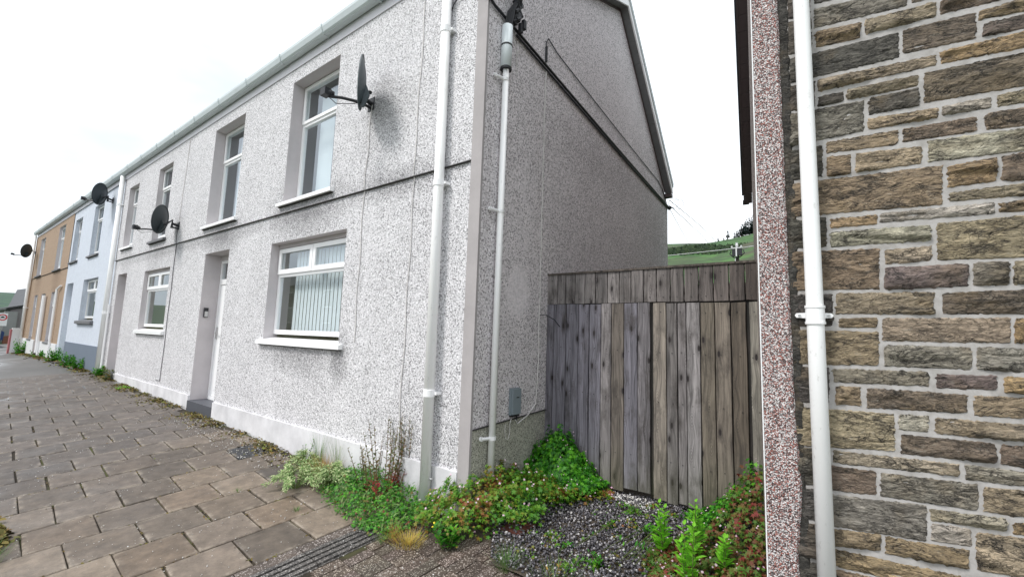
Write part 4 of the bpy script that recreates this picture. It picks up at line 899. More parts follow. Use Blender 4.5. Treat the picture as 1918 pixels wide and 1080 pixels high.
def dish(loc, wall, lnb, r, mat, label, fw2=(-.66, -.70)):
    """offset satellite dish: rimmed shell, back bracket, feed arm with head, wall mount"""
    c = Vector(loc); w = Vector(wall); l = Vector(lnb)
    d = thing('satellite_dish', wall, label, 'satellite dish', 'satellite dishes on the fronts of the terrace')
    fwd = Vector(fw2 if len(fw2) == 3 else (*fw2, .12)).normalized(); side = fwd.cross(Vector((0, 0, 1))).normalized(); upv = side.cross(fwd).normalized()
    m = MB(); N = 28; K = 6; m.v.append(tuple(c-fwd*.06*r/.3))
    for k in range(1, K+1):
        q_ = k/K
        for i in range(N):
            a = 2*math.pi*i/N; m.v.append(tuple(c+side*(math.cos(a)*r*.90*q_)+upv*(math.sin(a)*r*q_)-fwd*(.06*r/.3*(1-q_*q_))))
    m.f += [(0, 1+i, 1+(i+1) % N) for i in range(N)]
    for k in range(K-1):
        for i in range(N): m.f.append((1+k*N+i, 1+(k+1)*N+i, 1+(k+1)*N+(i+1) % N, 1+k*N+(i+1) % N))
    b = len(m.v); o_ = 1+(K-1)*N
    for i in range(N): v = Vector(m.v[o_+i]); m.v.append(tuple(v+(v-c).normalized()*.008-fwd*.012))
    m.f += [(o_+i, b+i, b+(i+1) % N, o_+(i+1) % N) for i in range(N)]
    m.build('reflector', mat, d, smooth=True)
    foot = c-upv*r*.78-fwd*.03
    m = MB(); bk = c-fwd*.055-upv*.09
    m.prism([tuple(c-fwd*.05+side*.02), tuple(foot+side*.02-upv*.05), tuple(foot+side*.02-fwd*.03-upv*.04), tuple(bk+side*.02-fwd*.05-upv*.03), tuple(bk+side*.02+upv*.02-fwd*.03)], tuple(side*-.04)); m.build('back_bracket', mat, d)
    m = MB(); j = bk-fwd*.05; el_ = Vector((w.x, w.y-.12, w.z+.03)); m.tube([j, el_+Vector((0, 0, .06)), el_+Vector((0, 0, -.09))], .022, 8); m.tube([el_, w+Vector((0, -.005, 0))], .024, 8); m.tube([el_-Vector((0, 0, .07)), w+Vector((0, -.005, -.05))], .016, 8); m.box(w.x-.055, w.x+.055, -.022, -.014, w.z-.075, w.z+.075); m.build('wall_mount', 'rubber', d)
    m = MB(); m.tube([foot+fwd*.01, foot.lerp(l, .55)-Vector((0, 0, .01)), foot.lerp(l, .85)-Vector((0, 0, .03)), l-Vector((0, 0, .015))], .016, 8); m.build('feed_arm', 'rubber', d)
    m = MB(); m.tube([l+fwd*.02, l-fwd*.06], .034, 10); m.tube([l-fwd*.061, l-fwd*.085], [.026, .02], 10); m.box(l.x-.045, l.x+.045, l.y-.035, l.y+.035, l.z-.04, l.z+.035); m.build('feed_head', 'rubber', d)
    m = MB(); m.tube([l-Vector((0, 0, .02)), l.lerp(foot, .3)-Vector((0, 0, .09)), l.lerp(foot, .7)-Vector((0, 0, .05)), foot], .004, 5); m.build('feed_wire', 'rubber', d)
dish((-3.95, -.28, 4.27), (-4.12, 0, 4.20), (-4.14, -.55, 4.09), .28, 'dish', 'nearest satellite dish, blue grey and seen nearly edge on beside the upper window', (-.62, -.76, .03))
dish((-10.12, -.30, 3.62), (-10.06, 0, 3.54), (-10.40, -.58, 3.44), .27, 'dish2', 'dark round satellite dish low on the middle pebbledashed house above its ground floor window')
dish((-15.47, -.30, 5.03), (-15.5, 0, 4.93), (-15.80, -.55, 4.90), .29, 'dish2', 'satellite dish just under the gutter of the pale blue house')
dish((-27.5, -.35, 4.60), (-28.0, 0, 4.62), (-27.9, -.7, 4.44), .29, 'dish2', 'farthest satellite dish, on the outer corner of the ochre house')

# wires behind and the pole top above the gate
q = MB(); q.tube(sag((XC+.03, 5.35, 4.30), (-12.4, 60, 15.35), 20, -.15), [.006+.0012*i for i in range(21)], 5); top('overhead_wire', q, 'wire', 'uppermost of the thin wires running from the rear gable corner up the hill', 'wire')
q = MB(); q.tube(sag((XC+.03, 5.36, 4.20), (-13.3, 60, 15.2), 20, -.1), [.006+.0012*i for i in range(21)], 5); top('overhead_wire', q, 'wire', 'middle of the thin wires running from the rear gable corner up the hill', 'wire')
q = MB(); q.tube(sag((XC+.03, 5.36, 4.14), (-15.6, 60, 15.2), 20, .1), [.005+.001*i for i in range(21)], 5); top('overhead_wire', q, 'wire', 'lowest and faintest of the thin wires running from the rear gable corner up the hill', 'wire')
q = MB()
for c_, r_ in (((XC+.10, 5.38, 4.24), .10), ((XC+.16, 5.42, 4.22), .11)): q.tube([(c_[0]+r_*math.cos(a*.35), c_[1]+.02*a*.05, c_[2]+r_*.85*math.sin(a*.35)) for a in range(19)], .0035, 5, cap=False)
top('coiled_wire', q, 'wire', 'loose coil of thin wire at the rear gable corner under the eave', 'wire')
q = MB(); q.tube(sag((-9, 14.2, 4.93), (-2.66, 14, 5.0), 10, .02)+sag((-2.6, 14, 5.0), (2, 14, 5.35), 5, .02), .010, 5); top('pale_line_wire', q, 'whitewire', 'pale wire stretched level in front of the hillside above the gate', 'wire')
pl = thing('utility_pole', (-2.62, 14, terr(-2.62, 14)), 'brown wooden utility pole top with white insulators and black cable boxes above the gate', 'utility pole')
MB().tube([(-2.62, 14, .2), (-2.62, 14, 5.08)], [.09, .055], 10).build('pole', 'trunk', pl)
q = MB(); q.tube([(-2.62, 13.95, 5.02), (-2.62, 13.95, 5.10), (-2.62, 13.95, 5.15), (-2.62, 13.95, 5.19)], [.03, .05, .035, .045], 8); q.box(-2.80, -2.44, 13.93, 13.97, 4.99, 5.02)
for dx in (-.16, .14): q.tube([(-2.62+dx, 13.94, 5.02), (-2.62+dx, 13.94, 5.08)], .028, 8)
q.build('insulator', 'whitewire', pl)
q = MB(); q.box(-2.76, -2.66, 13.84, 13.93, 4.70, 4.95); q.box(-2.58, -2.45, 13.84, 13.93, 4.72, 4.96); q.tube([(-2.8, 13.9, 4.9), (-2.84, 13.9, 4.8), (-2.74, 13.9, 4.68), (-2.62, 13.9, 4.62)], .018, 6); q.tube([(-2.42, 13.9, 4.92), (-2.38, 13.9, 4.8), (-2.5, 13.9, 4.68), (-2.62, 13.9, 4.64)], .018, 6); q.build('cable_box', 'rubber', pl)
q = MB(); q.box(-2.64, -2.60, 13.80, 13.9, 4.68, 5.0); q.tube([(-2.66, 13.9, 4.66), (-2.69, 13.9, 4.4)], .015, 6); q.build('conduit', 'whitewire', pl)

# ------------------------------------------------------------------ far end of the street
bg = thing('far_building', (-50, 5, 0), 'purple grey gable ended building with a dark roof beyond the ochre house', 'building')
q = MB(); q.prism([(-50, 1.15, -.3), (-50, 8, -.3), (-50, 8, 4.4), (-50, 1.35, 2.45)], (-9, 0, 0)); q.build('wall', 'farrender', bg)
q = MB(); q.prism([(-49.8, 1.10, 2.42), (-49.8, 8.2, 4.6), (-49.8, 8.2, 4.75), (-49.8, 1.10, 2.58)], (-9.4, 0, 0)); q.build('roof', 'black', bg)
q = MB(); q.quad((-50.3, 1.2, 2.6), (-50.3, 8.2, 4.75), (-58, 8.2, 6.2), (-58, 2.2, 4.35)); q.build('upper_roof', 'roof', bg)
q = MB(); q.box(-50.05, -49.6, 1.05, 1.7, -.2, 2.3); q.build('stone_buttress', 'farstone', bg)
q = MB(); q.box(-49.95, -49.9, 2.2, 3.6, .4, 1.0); q.build('window', 'black', bg)
rw = MB(); rw.prism([(-47, .95, -.1), (-47, 3.2, -.1), (-47, 3.2, .55), (-47, 2.2, .5), (-47, 1.4, .62), (-47, .95, .5)], (-.3, 0, 0)); top('garden_wall', rw, 'redbrick', 'low red brown garden wall in front of the far building', 'wall')
bw = thing('boundary_wall', (-28.3, -.2, .1), 'low white boundary wall with a red painted edge beside the ochre house', 'wall')
MB().box(-28.34, -28.12, -.33, -.032, .1, 1.32).build('wall', 'whitebase', bw); MB().box(-28.345, -28.115, -.385, -.331, .1, 1.26).build('edge', 'redpaint', bw)
sg = thing('road_sign', (-46, .93, 0), 'white road sign with a red prohibition ring beyond the houses', 'sign')
MB().tube([(-46, .70, -.1), (-46, .70, 2.15)], .04, 8).build('post', 'metal', sg)
q = MB(); q.box(-45.95, -45.93, .42, .93, 1.25, 2.12); q.build('board', 'signwhite', sg)
q = MB(); n = 28
for i in range(n):
    a, b = 2*math.pi*i/n, 2*math.pi*(i+1)/n; cy_, cz_ = .70, 1.83
    P = [(-45.92, cy_+r_*math.cos(t_), cz_+r_*math.sin(t_)) for r_, t_ in ((.15, a), (.22, a), (.22, b), (.15, b))]; q.quad(*P)
q.build('red_ring', 'signred', sg)
q = MB(); q.box(-45.925, -45.915, .61, .79, 1.79, 1.86); q.box(-45.925, -45.915, .65, .75, 1.861, 1.90); q.build('vehicle_symbol', 'black', sg)
cr_ = thing('parked_car', (-48, .6, 0), 'dark blue car parked far down the street at the left edge', 'car')
q = MB(); q.prism([(-47, -.9, .25), (-47, .95, .25), (-47, .98, .8), (-47, .75, .95), (-47, .55, 1.4), (-47, -.5, 1.4), (-47, -.75, .95), (-47, -.98, .8)], (-3.9, 0, 0)); q.build('body', 'carblue', cr_)
q = MB(); q.quad((-46.99, -.66, .96), (-46.99, .68, .96), (-46.99, .5, 1.34), (-46.99, -.45, 1.34)); q.build('windscreen', 'black', cr_)
for y in (-.75, .75):
    for x in (-47.6, -50.2): MB().tube([(x, y-.1, .3), (x, y+.1, .3)], .3, 14).build('wheel', 'rubber', cr_)

# houses across the road: behind the photographer, seen only mirrored in the window glass
for i, (x0, col, lab) in enumerate(((-56, 'farrender', 'left end house of the row across the road'), (-45, 'dash_low', 'house with the olive render in the row across the road'), (-34, 'farstone', 'pale house in the row across the road'), (-23, 'farrender', 'right end house of the row across the road'))):
    oh = thing('opposite_house', (x0+5, -16, -.4), lab, 'house', 'houses across the road')
    hs = [(x0+1.2+5*k, x0+2.3+5*k, z, z+1.2) for k in (0, 1) for z in (1.0, 3.2)]
    q = wallgrid(MB(), x0, x0+10.9, -.5, 4.9, hs, -13); q.quad((x0, -13, -.5), (x0, -13, 4.9), (x0, -16, 6.8), (x0, -19, 4.9), (x0, -19, -.5)); q.quad((x0+10.9, -13, -.5), (x0+10.9, -19, -.5), (x0+10.9, -19, 4.9), (x0+10.9, -16, 6.8), (x0+10.9, -13, 4.9)); q.quad((x0, -19, -.5), (x0+10.9, -19, -.5), (x0+10.9, -19, 4.9), (x0, -19, 4.9)); q.build('wall', col, oh)
    q = MB(); q.prism([(x0, -12.8, 4.85), (x0, -16, 6.95), (x0, -19.2, 4.85), (x0, -19.2, 4.75), (x0, -16, 6.82), (x0, -12.8, 4.75)], (10.9, 0, 0)); q.build('roof', 'roof', oh)
    for a, c, z0, z1 in hs:
        q = MB(); q.box(a, c, -13.12, -13.06, z0, z0+.07).box(a, c, -13.12, -13.06, z1-.07, z1).box(a, a+.07, -13.12, -13.06, z0+.071, z1-.071).box(c-.07, c, -13.12, -13.06, z0+.071, z1-.071); w_ = q.build('window', 'upvc', oh)
        q = MB(); q.quad((a+.07, -13.1, z0+.07), (c-.07, -13.1, z0+.07), (c-.07, -13.1, z1-.07), (a+.07, -13.1, z1-.07)); q.build('pane', 'black', w_)

# conifers along the ridge
def conifer(x, y, h, lab):
    z = terr(x, y)-.2; t_ = thing('conifer_tree', (x, y, z), lab, 'tree', 'dark conifers on the hill ridge')
    MB().tube([(x, y, z), (x, y, z+h*.5)], [.15, .08], 5).build('trunk', 'trunk', t_)
    m = MB(); r = random.Random(int(x*100))
    for k in range(70):
        q_ = r.random()**.8; a = r.uniform(0, 6.28); R_ = h*.24*(1-q_)+.12; zc = z+h*(.1+.88*q_); rad = R_*r.uniform(.5, 1.1)
        c = Vector((x+math.cos(a)*rad*.6, y+math.sin(a)*rad*.6, zc)); s_ = h*.07*(1.2-q_)
        e1 = Vector((math.cos(a), math.sin(a), -.35))*s_*1.6; e2 = Vector((-math.sin(a), math.cos(a), .1))*s_
        m.quad(c-e1*.3, c+e2, c+e1, c-e2); m.quad(c-e1*.3+Vector((0, 0, s_)), c+e2*.3-Vector((0, 0, s_)), c+e1*.6, c-e2*.4+Vector((0, 0, s_*.7)))
    m.build('crown', 'conifer', t_)
cons = [(-38.8, 2.4, 'small lone conifer, leftmost on the ridge'), (-34.9, 5.0, 'taller pointed conifer standing clear left of the ridge wood'), (-36.6, 1.8, 'lowest bushy conifer between the two lone ones on the ridge')]
for x, h, lab in cons: conifer(x, 199, h, lab)
r = random.Random(3)
for i in range(16): conifer(-32.4+i*.62+r.uniform(-.2, .2), 199+r.uniform(-1, 2), 3.4+min(4.2, i*.45)+r.uniform(-.5, .8), 'dark conifer in the close wood at the right end of the ridge')
# bushes low on the hillside, read as one mass
m = MB(); r = random.Random(8)
for i in range(1500):
    x = r.uniform(-34, -17); y = r.uniform(92, 122); 
    if r.random() > .9-.05*abs(x+27): continue
    z = terr(x, y)+r.uniform(0, 1.7)*max(.2, 1-abs(x+27)/11); s_ = r.uniform(.2, .5); a = r.uniform(0, 6.28)
    e1 = Vector((math.cos(a), math.sin(a), r.uniform(-.5, .5)))*s_; e2 = Vector((-math.sin(a)*.4, .2, 1))*s_; c = Vector((x, y, z)); m.quad(c-e1, c-e2, c+e1, c+e2)
o = m.build('hillside_scrub', 'bush', kind='stuff'); tag(o, 'dark scrub low on the green hillside beyond the gate', 'scrub')

# ------------------------------------------------------------------ plants
def scatter(name, T, TF, pos, nrm, scl, mat, parent=None, spin=None, kind=None, label=None, cat=None):
    """copies of one small leaf template, every copy with its own place, tilt, spin and size, in one mesh"""
    T = np.array(T, float); n = len(pos)
    if n == 0: return None
    pos = np.array(pos, float)-np.array(worg(parent)); N = np.array(nrm, float); N /= np.linalg.norm(N, axis=1)[:, None]
    sp = rng.uniform(0, 2*np.pi, n) if spin is None else np.array(spin)
    ref = np.stack([np.cos(sp), np.sin(sp), np.zeros(n)], 1); X = ref-(ref*N).sum(1)[:, None]*N; X /= np.linalg.norm(X, axis=1)[:, None]+1e-9; Y = np.cross(N, X)
    V = pos[:, None, :]+(T[None, :, 0, None]*X[:, None, :]+T[None, :, 1, None]*Y[:, None, :]+T[None, :, 2, None]*N[:, None, :])*np.array(scl)[:, None, None]
    k = len(T); me = bpy.data.meshes.new(name); V = V.reshape(-1, 3); nf = len(TF); L_ = [len(f) for f in TF]; tot = sum(L_)
    me.vertices.add(len(V)); me.vertices.foreach_set('co', V.ravel().astype(np.float32))
    idx = (np.concatenate([np.array(f) for f in TF])[None, :]+(np.arange(n)*k)[:, None]).ravel()
    me.loops.add(tot*n); me.loops.foreach_set('vertex_index', idx.astype(np.int32))
    st = (np.concatenate([[0], np.cumsum(L_)[:-1]])[None, :]+(np.arange(n)*tot)[:, None]).ravel()
    me.polygons.add(nf*n); me.polygons.foreach_set('loop_start', st.astype(np.int32)); me.update(calc_edges=True); me.validate()
    me.materials.append(M[mat]); o = bpy.data.objects.new(name, me); COL.objects.link(o); o.parent = parent
    return tag(o, label, cat, None, kind)
def fan(lobes, depth=.45, cup=.12, long=1.):
    V = [(0, 0, 0)]; n = lobes*2
    for i in range(n):
        a = 2*math.pi*i/n; r_ = 1. if i % 2 == 0 else depth; V.append((math.cos(a)*r_*long, math.sin(a)*r_, cup*r_*(1 if i % 2 else -1.)))
    return V, [(0, 1+i, 1+(i+1) % n) for i in range(n)]
HERB = fan(5, .42, .15); PETAL = fan(5, .55, .12); OVAL = fan(3, .8, .1, 1.3)
LANCE = ([(0, 0, 0), (.35, .16, .05), (.35, -.16, .05), (.42, 0, 0), (.75, .10, .0), (.75, -.10, .0), (1, 0, -.12)], [(0, 3, 1), (0, 2, 3), (1, 3, 6, 4), (3, 2, 5, 6)])
def blade_t(b=.3): return ([(0, -.5, 0), (0, .5, 0), (.0, -.35, 14), (.0, .35, 14), (b*10, 0, 26)], [(0, 1, 3, 2), (2, 3, 4)])
def inpoly(x, y, P):
    c = False; j = len(P)-1
    for i in range(len(P)):
        if (P[i][1] > y) != (P[j][1] > y) and x < (P[j][0]-P[i][0])*(y-P[i][1])/(P[j][1]-P[i][1])+P[i][0]: c = not c
        j = i
    return c
def mound(poly, hfun, n, seed, shell=.75):
    r = np.random.default_rng(seed); xs_ = [p[0] for p in poly]; ys_ = [p[1] for p in poly]; pos, nr = [], []
    while len(pos) < n:
        x, y = r.uniform(min(xs_), max(xs_)), r.uniform(min(ys_), max(ys_))
        ex = r.normal(0, .03); 
        if not inpoly(x+ex, y+r.normal(0, .03), poly): continue
        h = hfun(x, y)*(1+.3*math.sin(x*23+y*17)*math.sin(y*31-x*9)); z = zg(x, y)+.01+h*(r.uniform(shell, 1.05) if r.random() < .75 else r.uniform(0, 1))
        g = .04; dx = (hfun(x+g, y)-hfun(x-g, y))/(2*g); dy = (hfun(x, y+g)-hfun(x, y-g))/(2*g)
        pos.append((x, y, z)); nr.append((-dx*.7+r.normal(0, .45)+.05, -dy*.7+r.normal(0, .45)-.25, 1))
    return pos, nr
def gz(cx, cy, rx, ry, h): return lambda x, y: h*math.exp(-((x-cx)/rx)**2-((y-cy)/ry)**2)
# herb robert carpet at the house corner
hA = lambda x, y: .05+gz(-2.45, .05, .45, .45, .25)(x, y)+gz(-2.15, .5, .4, .4, .14)(x, y)
pA = [(-2.75, -.12), (-2.62, -.40), (-2.25, -.34), (-2.08, -.05), (-1.88, .12), (-1.95, .35), (-1.85, .7), (-1.62, 1.0), (-1.75, 1.12), (-2.42, 1.1), (-2.42, .02), (-2.6, -.03)]
herb = thing('herb_carpet', (-2.2, .1, zg(-2.2, .1)), 'mixed green and reddish herb carpet with tiny pink flowers around the foot of the corner', 'ground cover')
p_, n_ = mound(pA, hA, 6500, 1); scatter('leaves', *HERB, p_, n_, rng.uniform(.012, .026, len(p_)), 'leaf_herb', herb, kind='stuff')
p_, n_ = mound(pA, lambda x, y: hA(x, y)+.018, 210, 2, .99); scatter('flowers', *PETAL, p_, n_, rng.uniform(.008, .013, len(p_)), 'petal', herb, kind='stuff')
hB = lambda x, y: .04+gz(-2.18, .98, .34, .28, .42)(x, y)
pB = [(-2.42, .62), (-2.1, .62), (-1.8, .8), (-1.7, 1.12), (-2.42, 1.12)]
gb = thing('green_herb_mound', (-2.15, .95, zg(-2.15, .95)), 'rounded bright green herb mound with white flowers against the left end of the gate', 'plant')
p_, n_ = mound(pB, hB, 4200, 3); scatter('leaves', *HERB, p_, n_, rng.uniform(.014, .028, len(p_)), 'leaf_green', gb, kind='stuff')
p_, n_ = mound(pB, lambda x, y: hB(x, y)+.02, 90, 4, .99); scatter('flowers', *PETAL, p_, n_, rng.uniform(.006, .009, len(p_)), 'petal', gb, kind='stuff')
hC = lambda x, y: .03+gz(-.45, 1.0, .30, .5, .42)(x, y)+gz(-.45, .5, .35, .5, .10)(x, y)
pC = [(-1.05, 1.13), (-.47, 1.13), (-.36, .4), (-.33, -.12), (-.7, -.2), (-1.0, .1), (-1.1, .35), (-.95, .6), (-.85, .8)]
rb = thing('red_herb_carpet', (-.7, .5, zg(-.7, .5)), 'reddened herb carpet with pink flowers along the foot of the stone house side wall', 'ground cover')
p_, n_ = mound(pC, hC, 5200, 5)
k1 = [i for i, p in enumerate(p_) if p[1] < .78+.2*math.sin(p[0]*9)+rng.normal(0, .08)]; k2 = [i for i in range(len(p_)) if i not in set(k1)]
scatter('leaves', *HERB, [p_[i] for i in k1], [n_[i] for i in k1], rng.uniform(.011, .024, len(k1)), 'leaf_red', rb, kind='stuff')
scatter('green_leaves', *HERB, [p_[i] for i in k2], [n_[i] for i in k2], rng.uniform(.013, .026, len(k2)), 'leaf_green', rb, kind='stuff')
p_, n_ = mound(pC, lambda x, y: hC(x, y)+.018, 150, 6, .99); scatter('flowers', *PETAL, p_, n_, rng.uniform(.006, .011, len(p_)), 'petal', rb, kind='stuff')
# sparse seedlings on the gravel
pG = [(-1.95, -.15), (-1.0, -.25), (-.85, .9), (-1.1, 1.1), (-1.6, 1.1), (-1.95, .3)]
p_, n_ = [], []
for i in range(26):
    while True:
        cx, cy = rng.uniform(-1.9, -.9), rng.uniform(-.3, 1.1)
        if inpoly(cx, cy, pG): break
    k = int(rng.integers(8, 45)); s_ = rng.uniform(.02, .06)
    for _ in range(k): p_.append((cx+rng.normal(0, s_), cy+rng.normal(0, s_), zg(cx, cy)+.02+abs(rng.normal(0, .02)))); n_.append((rng.normal(0, .5), rng.normal(0, .5)-.2, 1))
o = scatter('gravel_seedlings', *HERB, p_, n_, rng.uniform(.009, .018, len(p_)), 'leaf_herb', kind='stuff'); tag(o, 'scattered seedlings coming up through the gravel', 'seedlings')
# gravel: thousands of small angular stones
def gravel(name, poly, n, s0, s1, mat, label, cat, seed, zf=None, ztop=.03):
    T = [(1, .2, .1), (-.2, .9, .0), (-1, -.1, .15), (.1, -1, -.05), (.1, 0, .75), (0, 0, -.6)]; TF = [(0, 1, 4), (1, 2, 4), (2, 3, 4), (3, 0, 4), (1, 0, 5), (2, 1, 5), (3, 2, 5), (0, 3, 5)]
    r = np.random.default_rng(seed); P = []; xs_ = [p[0] for p in poly]; ys_ = [p[1] for p in poly]
    while len(P) < n:
        x, y = r.uniform(min(xs_), max(xs_)), r.uniform(min(ys_), max(ys_))
        if inpoly(x, y, poly): P.append((x, y, (zf or zyard)(x, y)+r.uniform(0, ztop)))
    N = r.normal(0, .8, (n, 3)); N[:, 2] += 1
    o = scatter(name, T, TF, P, N, r.uniform(s0, s1, n), mat, kind='stuff'); tag(o, label, cat)
gravel('gravel', [(-2.4, .3), (-2.1, -.1), (-1.95, -.3), (-1.0, -.42), (-.35, -.3), (-.35, 1.2), (-2.4, 1.2)], 13000, .006, .015, 'gravel', 'loose grey gravel spread in front of the gate', 'gravel', 21)
gravel('white_chips', [(-1.75, 1.0), (-1.3, .98), (-1.3, 1.13), (-1.75, 1.13)], 260, .008, .016, 'chips', 'patch of pale stone chips under the gate boards', 'chips', 22)
gravel('fallen_chips', [(-8.0, -.5), (-5.0, -.5), (-4.6, -.03), (-8.0, -.03)], 420, .004, .010, 'chips', 'small white chips shed by the wall onto the paving by the door', 'chips', 23, lambda x, y: zg(x, y)+.02, .008)
gravel('pavement_chips', [(-7.6, -2.9), (-2.2, -1.6), (-1.9, -.45), (-4, -.4), (-9, -.4)], 520, .0025, .007, 'chips', 'tiny white chips and petals strewn over the paving', 'chips', 24, lambda x, y: zg(x, y)+.02, .004)
tray = MB(); tray.box(-2.1, -1.92, -.0, .22, .13, .20); top('rusty_plate', tray, 'rust', 'rust red metal plate half hidden under the herbs beside the gravel', 'metal plate')
# moss and litter along the wall foot
def strip(n, x0, x1, yw, seed, dens=None):
    r = np.random.default_rng(seed); P, N = [], []
    while len(P) < n:
        x = r.uniform(x0, x1); y = -.03-abs(r.normal(0, yw))
        if math.sin(x*3.1)+math.sin(x*7.7+1)+r.normal(0, .6) < -.2: continue
        P.append((x, y, zg(x, y)+.016+r.uniform(0, .025)*math.exp(-abs(y)*4))); N.append((r.normal(0, .6), r.normal(0, .6), 1))
    return P, N
P_, N_ = strip(3800, -15.5, -3.2, .15, 31); o = scatter('moss_and_litter', *OVAL, P_, N_, rng.uniform(.006, .018, len(P_)), 'moss', kind='stuff'); tag(o, 'moss and dead litter gathered along the foot of the front wall', 'moss')
P_, N_ = strip(1500, -28, -15.5, .12, 32); o = scatter('far_moss', *OVAL, P_, N_, rng.uniform(.015, .04, len(P_)), 'moss', kind='stuff'); tag(o, 'mossy growth along the foot of the far houses', 'moss')
# joint moss between slabs: little tufts
P_, N_ = [], []
for i in range(420):
    r_, k = int(rng.integers(0, 14)), int(rng.integers(-2, 6)); uc = U0-r_*PU; v = -2.77*.3922-(k+(.0 if r_ % 2 else .5))*PV
    if rng.random() < .6: c = EX*(uc-rng.uniform(0, PU))+EY*(-2.77*.3922-k*PV if r_ % 2 == 0 else -3.27*.3922-k*PV)
    else: c = EX*uc+EY*(v+rng.uniform(-.2, .2))
    if c.y > -.1 or c.y < -2.9: continue
    for q_ in range(5): P_.append((c.x+rng.normal(0, .008), c.y+rng.normal(0, .02), zg(c.x, c.y)+.014)); N_.append((rng.normal(0, .5), rng.normal(0, .5), 1))
o = scatter('joint_moss', *OVAL, P_, N_, rng.uniform(.004, .010, len(P_)), 'moss', kind='stuff'); tag(o, 'moss growing in the joints between the paving slabs', 'moss')

def grass(name, x, y, n, h, rad, mat, label, cat='grass tuft', lean=.5, w=.0022, stems='stem'):
    z = zg(x, y)+.01; t_ = thing(name, (x, y, z), label, cat); P, N, S, sp = [], [], [], []
    for i in range(n):
        a = rng.uniform(0, 6.28); r_ = rng.uniform(0, rad); P.append((x+math.cos(a)*r_*.5, y+math.sin(a)*r_*.5, z)); N.append((math.cos(a)*lean*rng.random(), math.sin(a)*lean*rng.random(), 1)); S.append(h/26*rng.uniform(.5, 1.1)); sp.append(a)
    T, F_ = blade_t(); T = [(v[0], v[1]*w*26/h*(1.2), v[2]) for v in T]; T = [(v[0], v[1], v[2]) for v in T]
    scatter('blades', T, F_, P, N, S, mat, t_, spin=sp, kind='stuff'); return t_
def weed(name, x, y, n, h, rad, leaf, leafmat, label, cat='plant', per=14, ls=.05, stem='stem', lean=.25, lowmat=None, lo_frac=.35, big=False, head=None):
    """stems with lance leaves set round them"""
    z = zg(x, y)+.005; t_ = thing(name, (x, y, z), label, cat); sm = MB(); L1, L2 = ([], [], [], []), ([], [], [], []); tips = []
    for i in range(n):
        a = rng.uniform(0, 6.28); r_ = rng.uniform(0, rad); b = Vector((x+math.cos(a)*r_*.4, y+math.sin(a)*r_*.4, z)); hh = h*rng.uniform(.6, 1.)
        tip = b+Vector((math.cos(a)*lean*hh*rng.uniform(.2, 1), math.sin(a)*lean*hh*rng.uniform(.2, 1)-.02, hh)); mid = b.lerp(tip, .5)+Vector((0, 0, hh*.05))
        if tip.y > -.02 and name != 'willowherb': tip.y = -.03
        sm.tube([b, mid, tip], [.004, .003, .0015], 5); tips.append(tip)
        for k in range(per):
            q_ = (k+.5)/per; p = b.lerp(mid, q_*2) if q_ < .5 else mid.lerp(tip, q_*2-1); an = k*2.4+rng.uniform(-.3, .3)
            D = L2 if (lowmat and q_ < lo_frac) else L1
            D[0].append(tuple(p)); D[1].append((-math.cos(an)*.7, -math.sin(an)*.7, 1)); D[2].append(ls*rng.uniform(.7, 1.1)*(1.15-q_*.7)); D[3].append(an)
    sm.build('stem', stem, t_)
    if big:
        for p, nn, s_, an in zip(*L1):
            T = np.array(leaf[0])*s_; N = Vector(nn).normalized(); X = Vector((math.cos(an), math.sin(an), 0)); X = (X-N*X.dot(N)).normalized(); Y = N.cross(X)
            m = MB(); m.v = [tuple(Vector(p)+X*v[0]+Y*v[1]+N*v[2]) for v in T]; m.f = list(leaf[1]); m.build('leaf', leafmat, t_)
    else: scatter('foliage', *leaf, L1[0], L1[1], L1[2], leafmat, t_, spin=L1[3], kind='stuff')
    if lowmat and L2[0]: scatter('lower_foliage', *leaf, L2[0], L2[1], L2[2], lowmat, t_, spin=L2[3], kind='stuff')
    if head:
        P, N = [], []
        for tp in tips:
            for _ in range(head[1]): P.append(tuple(tp+Vector(rng.normal(0, head[2], 3)))); N.append(tuple(rng.normal(0, 1, 3)+np.array((0, -.5, .8))))
        scatter('flower_heads', *PETAL, P, N, rng.uniform(head[3]*.6, head[3], len(P)), head[0], t_, kind='stuff')
    return t_
WIDE = ([(v[0], v[1]*1.5, v[2]) for v in LANCE[0]], LANCE[1])
# green cleavers mass left of the near downpipe
hD = lambda x, y: max(.015, .02+gz(-3.25, -.15, .5, .28, .13)(x, y)+gz(-3.75, -.12, .35, .2, .10)(x, y)+.035*math.sin(x*14+y*9)*math.sin(y*17-x*5))
pD = [(-4.15, -.05), (-4.1, -.25), (-3.85, -.42), (-3.4, -.5), (-3.0, -.60), (-2.75, -.55), (-2.68, -.3), (-2.75, -.05)]
gm_ = thing('cleavers_mass', (-3.3, -.25, zg(-3.3, -.25)), 'fresh green spreading weeds on the paving left of the near downpipe', 'ground cover')
p_, n_ = mound(pD, hD, 5200, 9); scatter('leaves', *HERB, p_[:3600], n_[:3600], rng.uniform(.007, .017, 3600), 'leaf_green', gm_, kind='stuff'); scatter('narrow_leaves', *LANCE, p_[3600:], [(a+rng.normal(0, .9), c-.4+rng.normal(0, .9), d) for a, c, d in n_[3600:]], rng.uniform(.02, .05, len(p_)-3600), 'grass', gm_, kind='stuff')
pk = [i for i in range(0, len(p_), 24)]; scatter('reddish_leaves', *HERB, [(p_[i][0]+.1, p_[i][1]-.05, p_[i][2]+.01) for i in pk], [n_[i] for i in pk], rng.uniform(.01, .02, len(pk)), 'leaf_red', gm_, kind='stuff')
weed('willowherb_clump', -3.28, -.14, 17, .80, .42, WIDE, 'leaf_olive', 'tall thin clump of brownish weeds with crimson lower leaves beside the near downpipe', per=30, ls=.062, stem='stem_red', lowmat='leaf_crimson', lean=.35, lo_frac=.30)
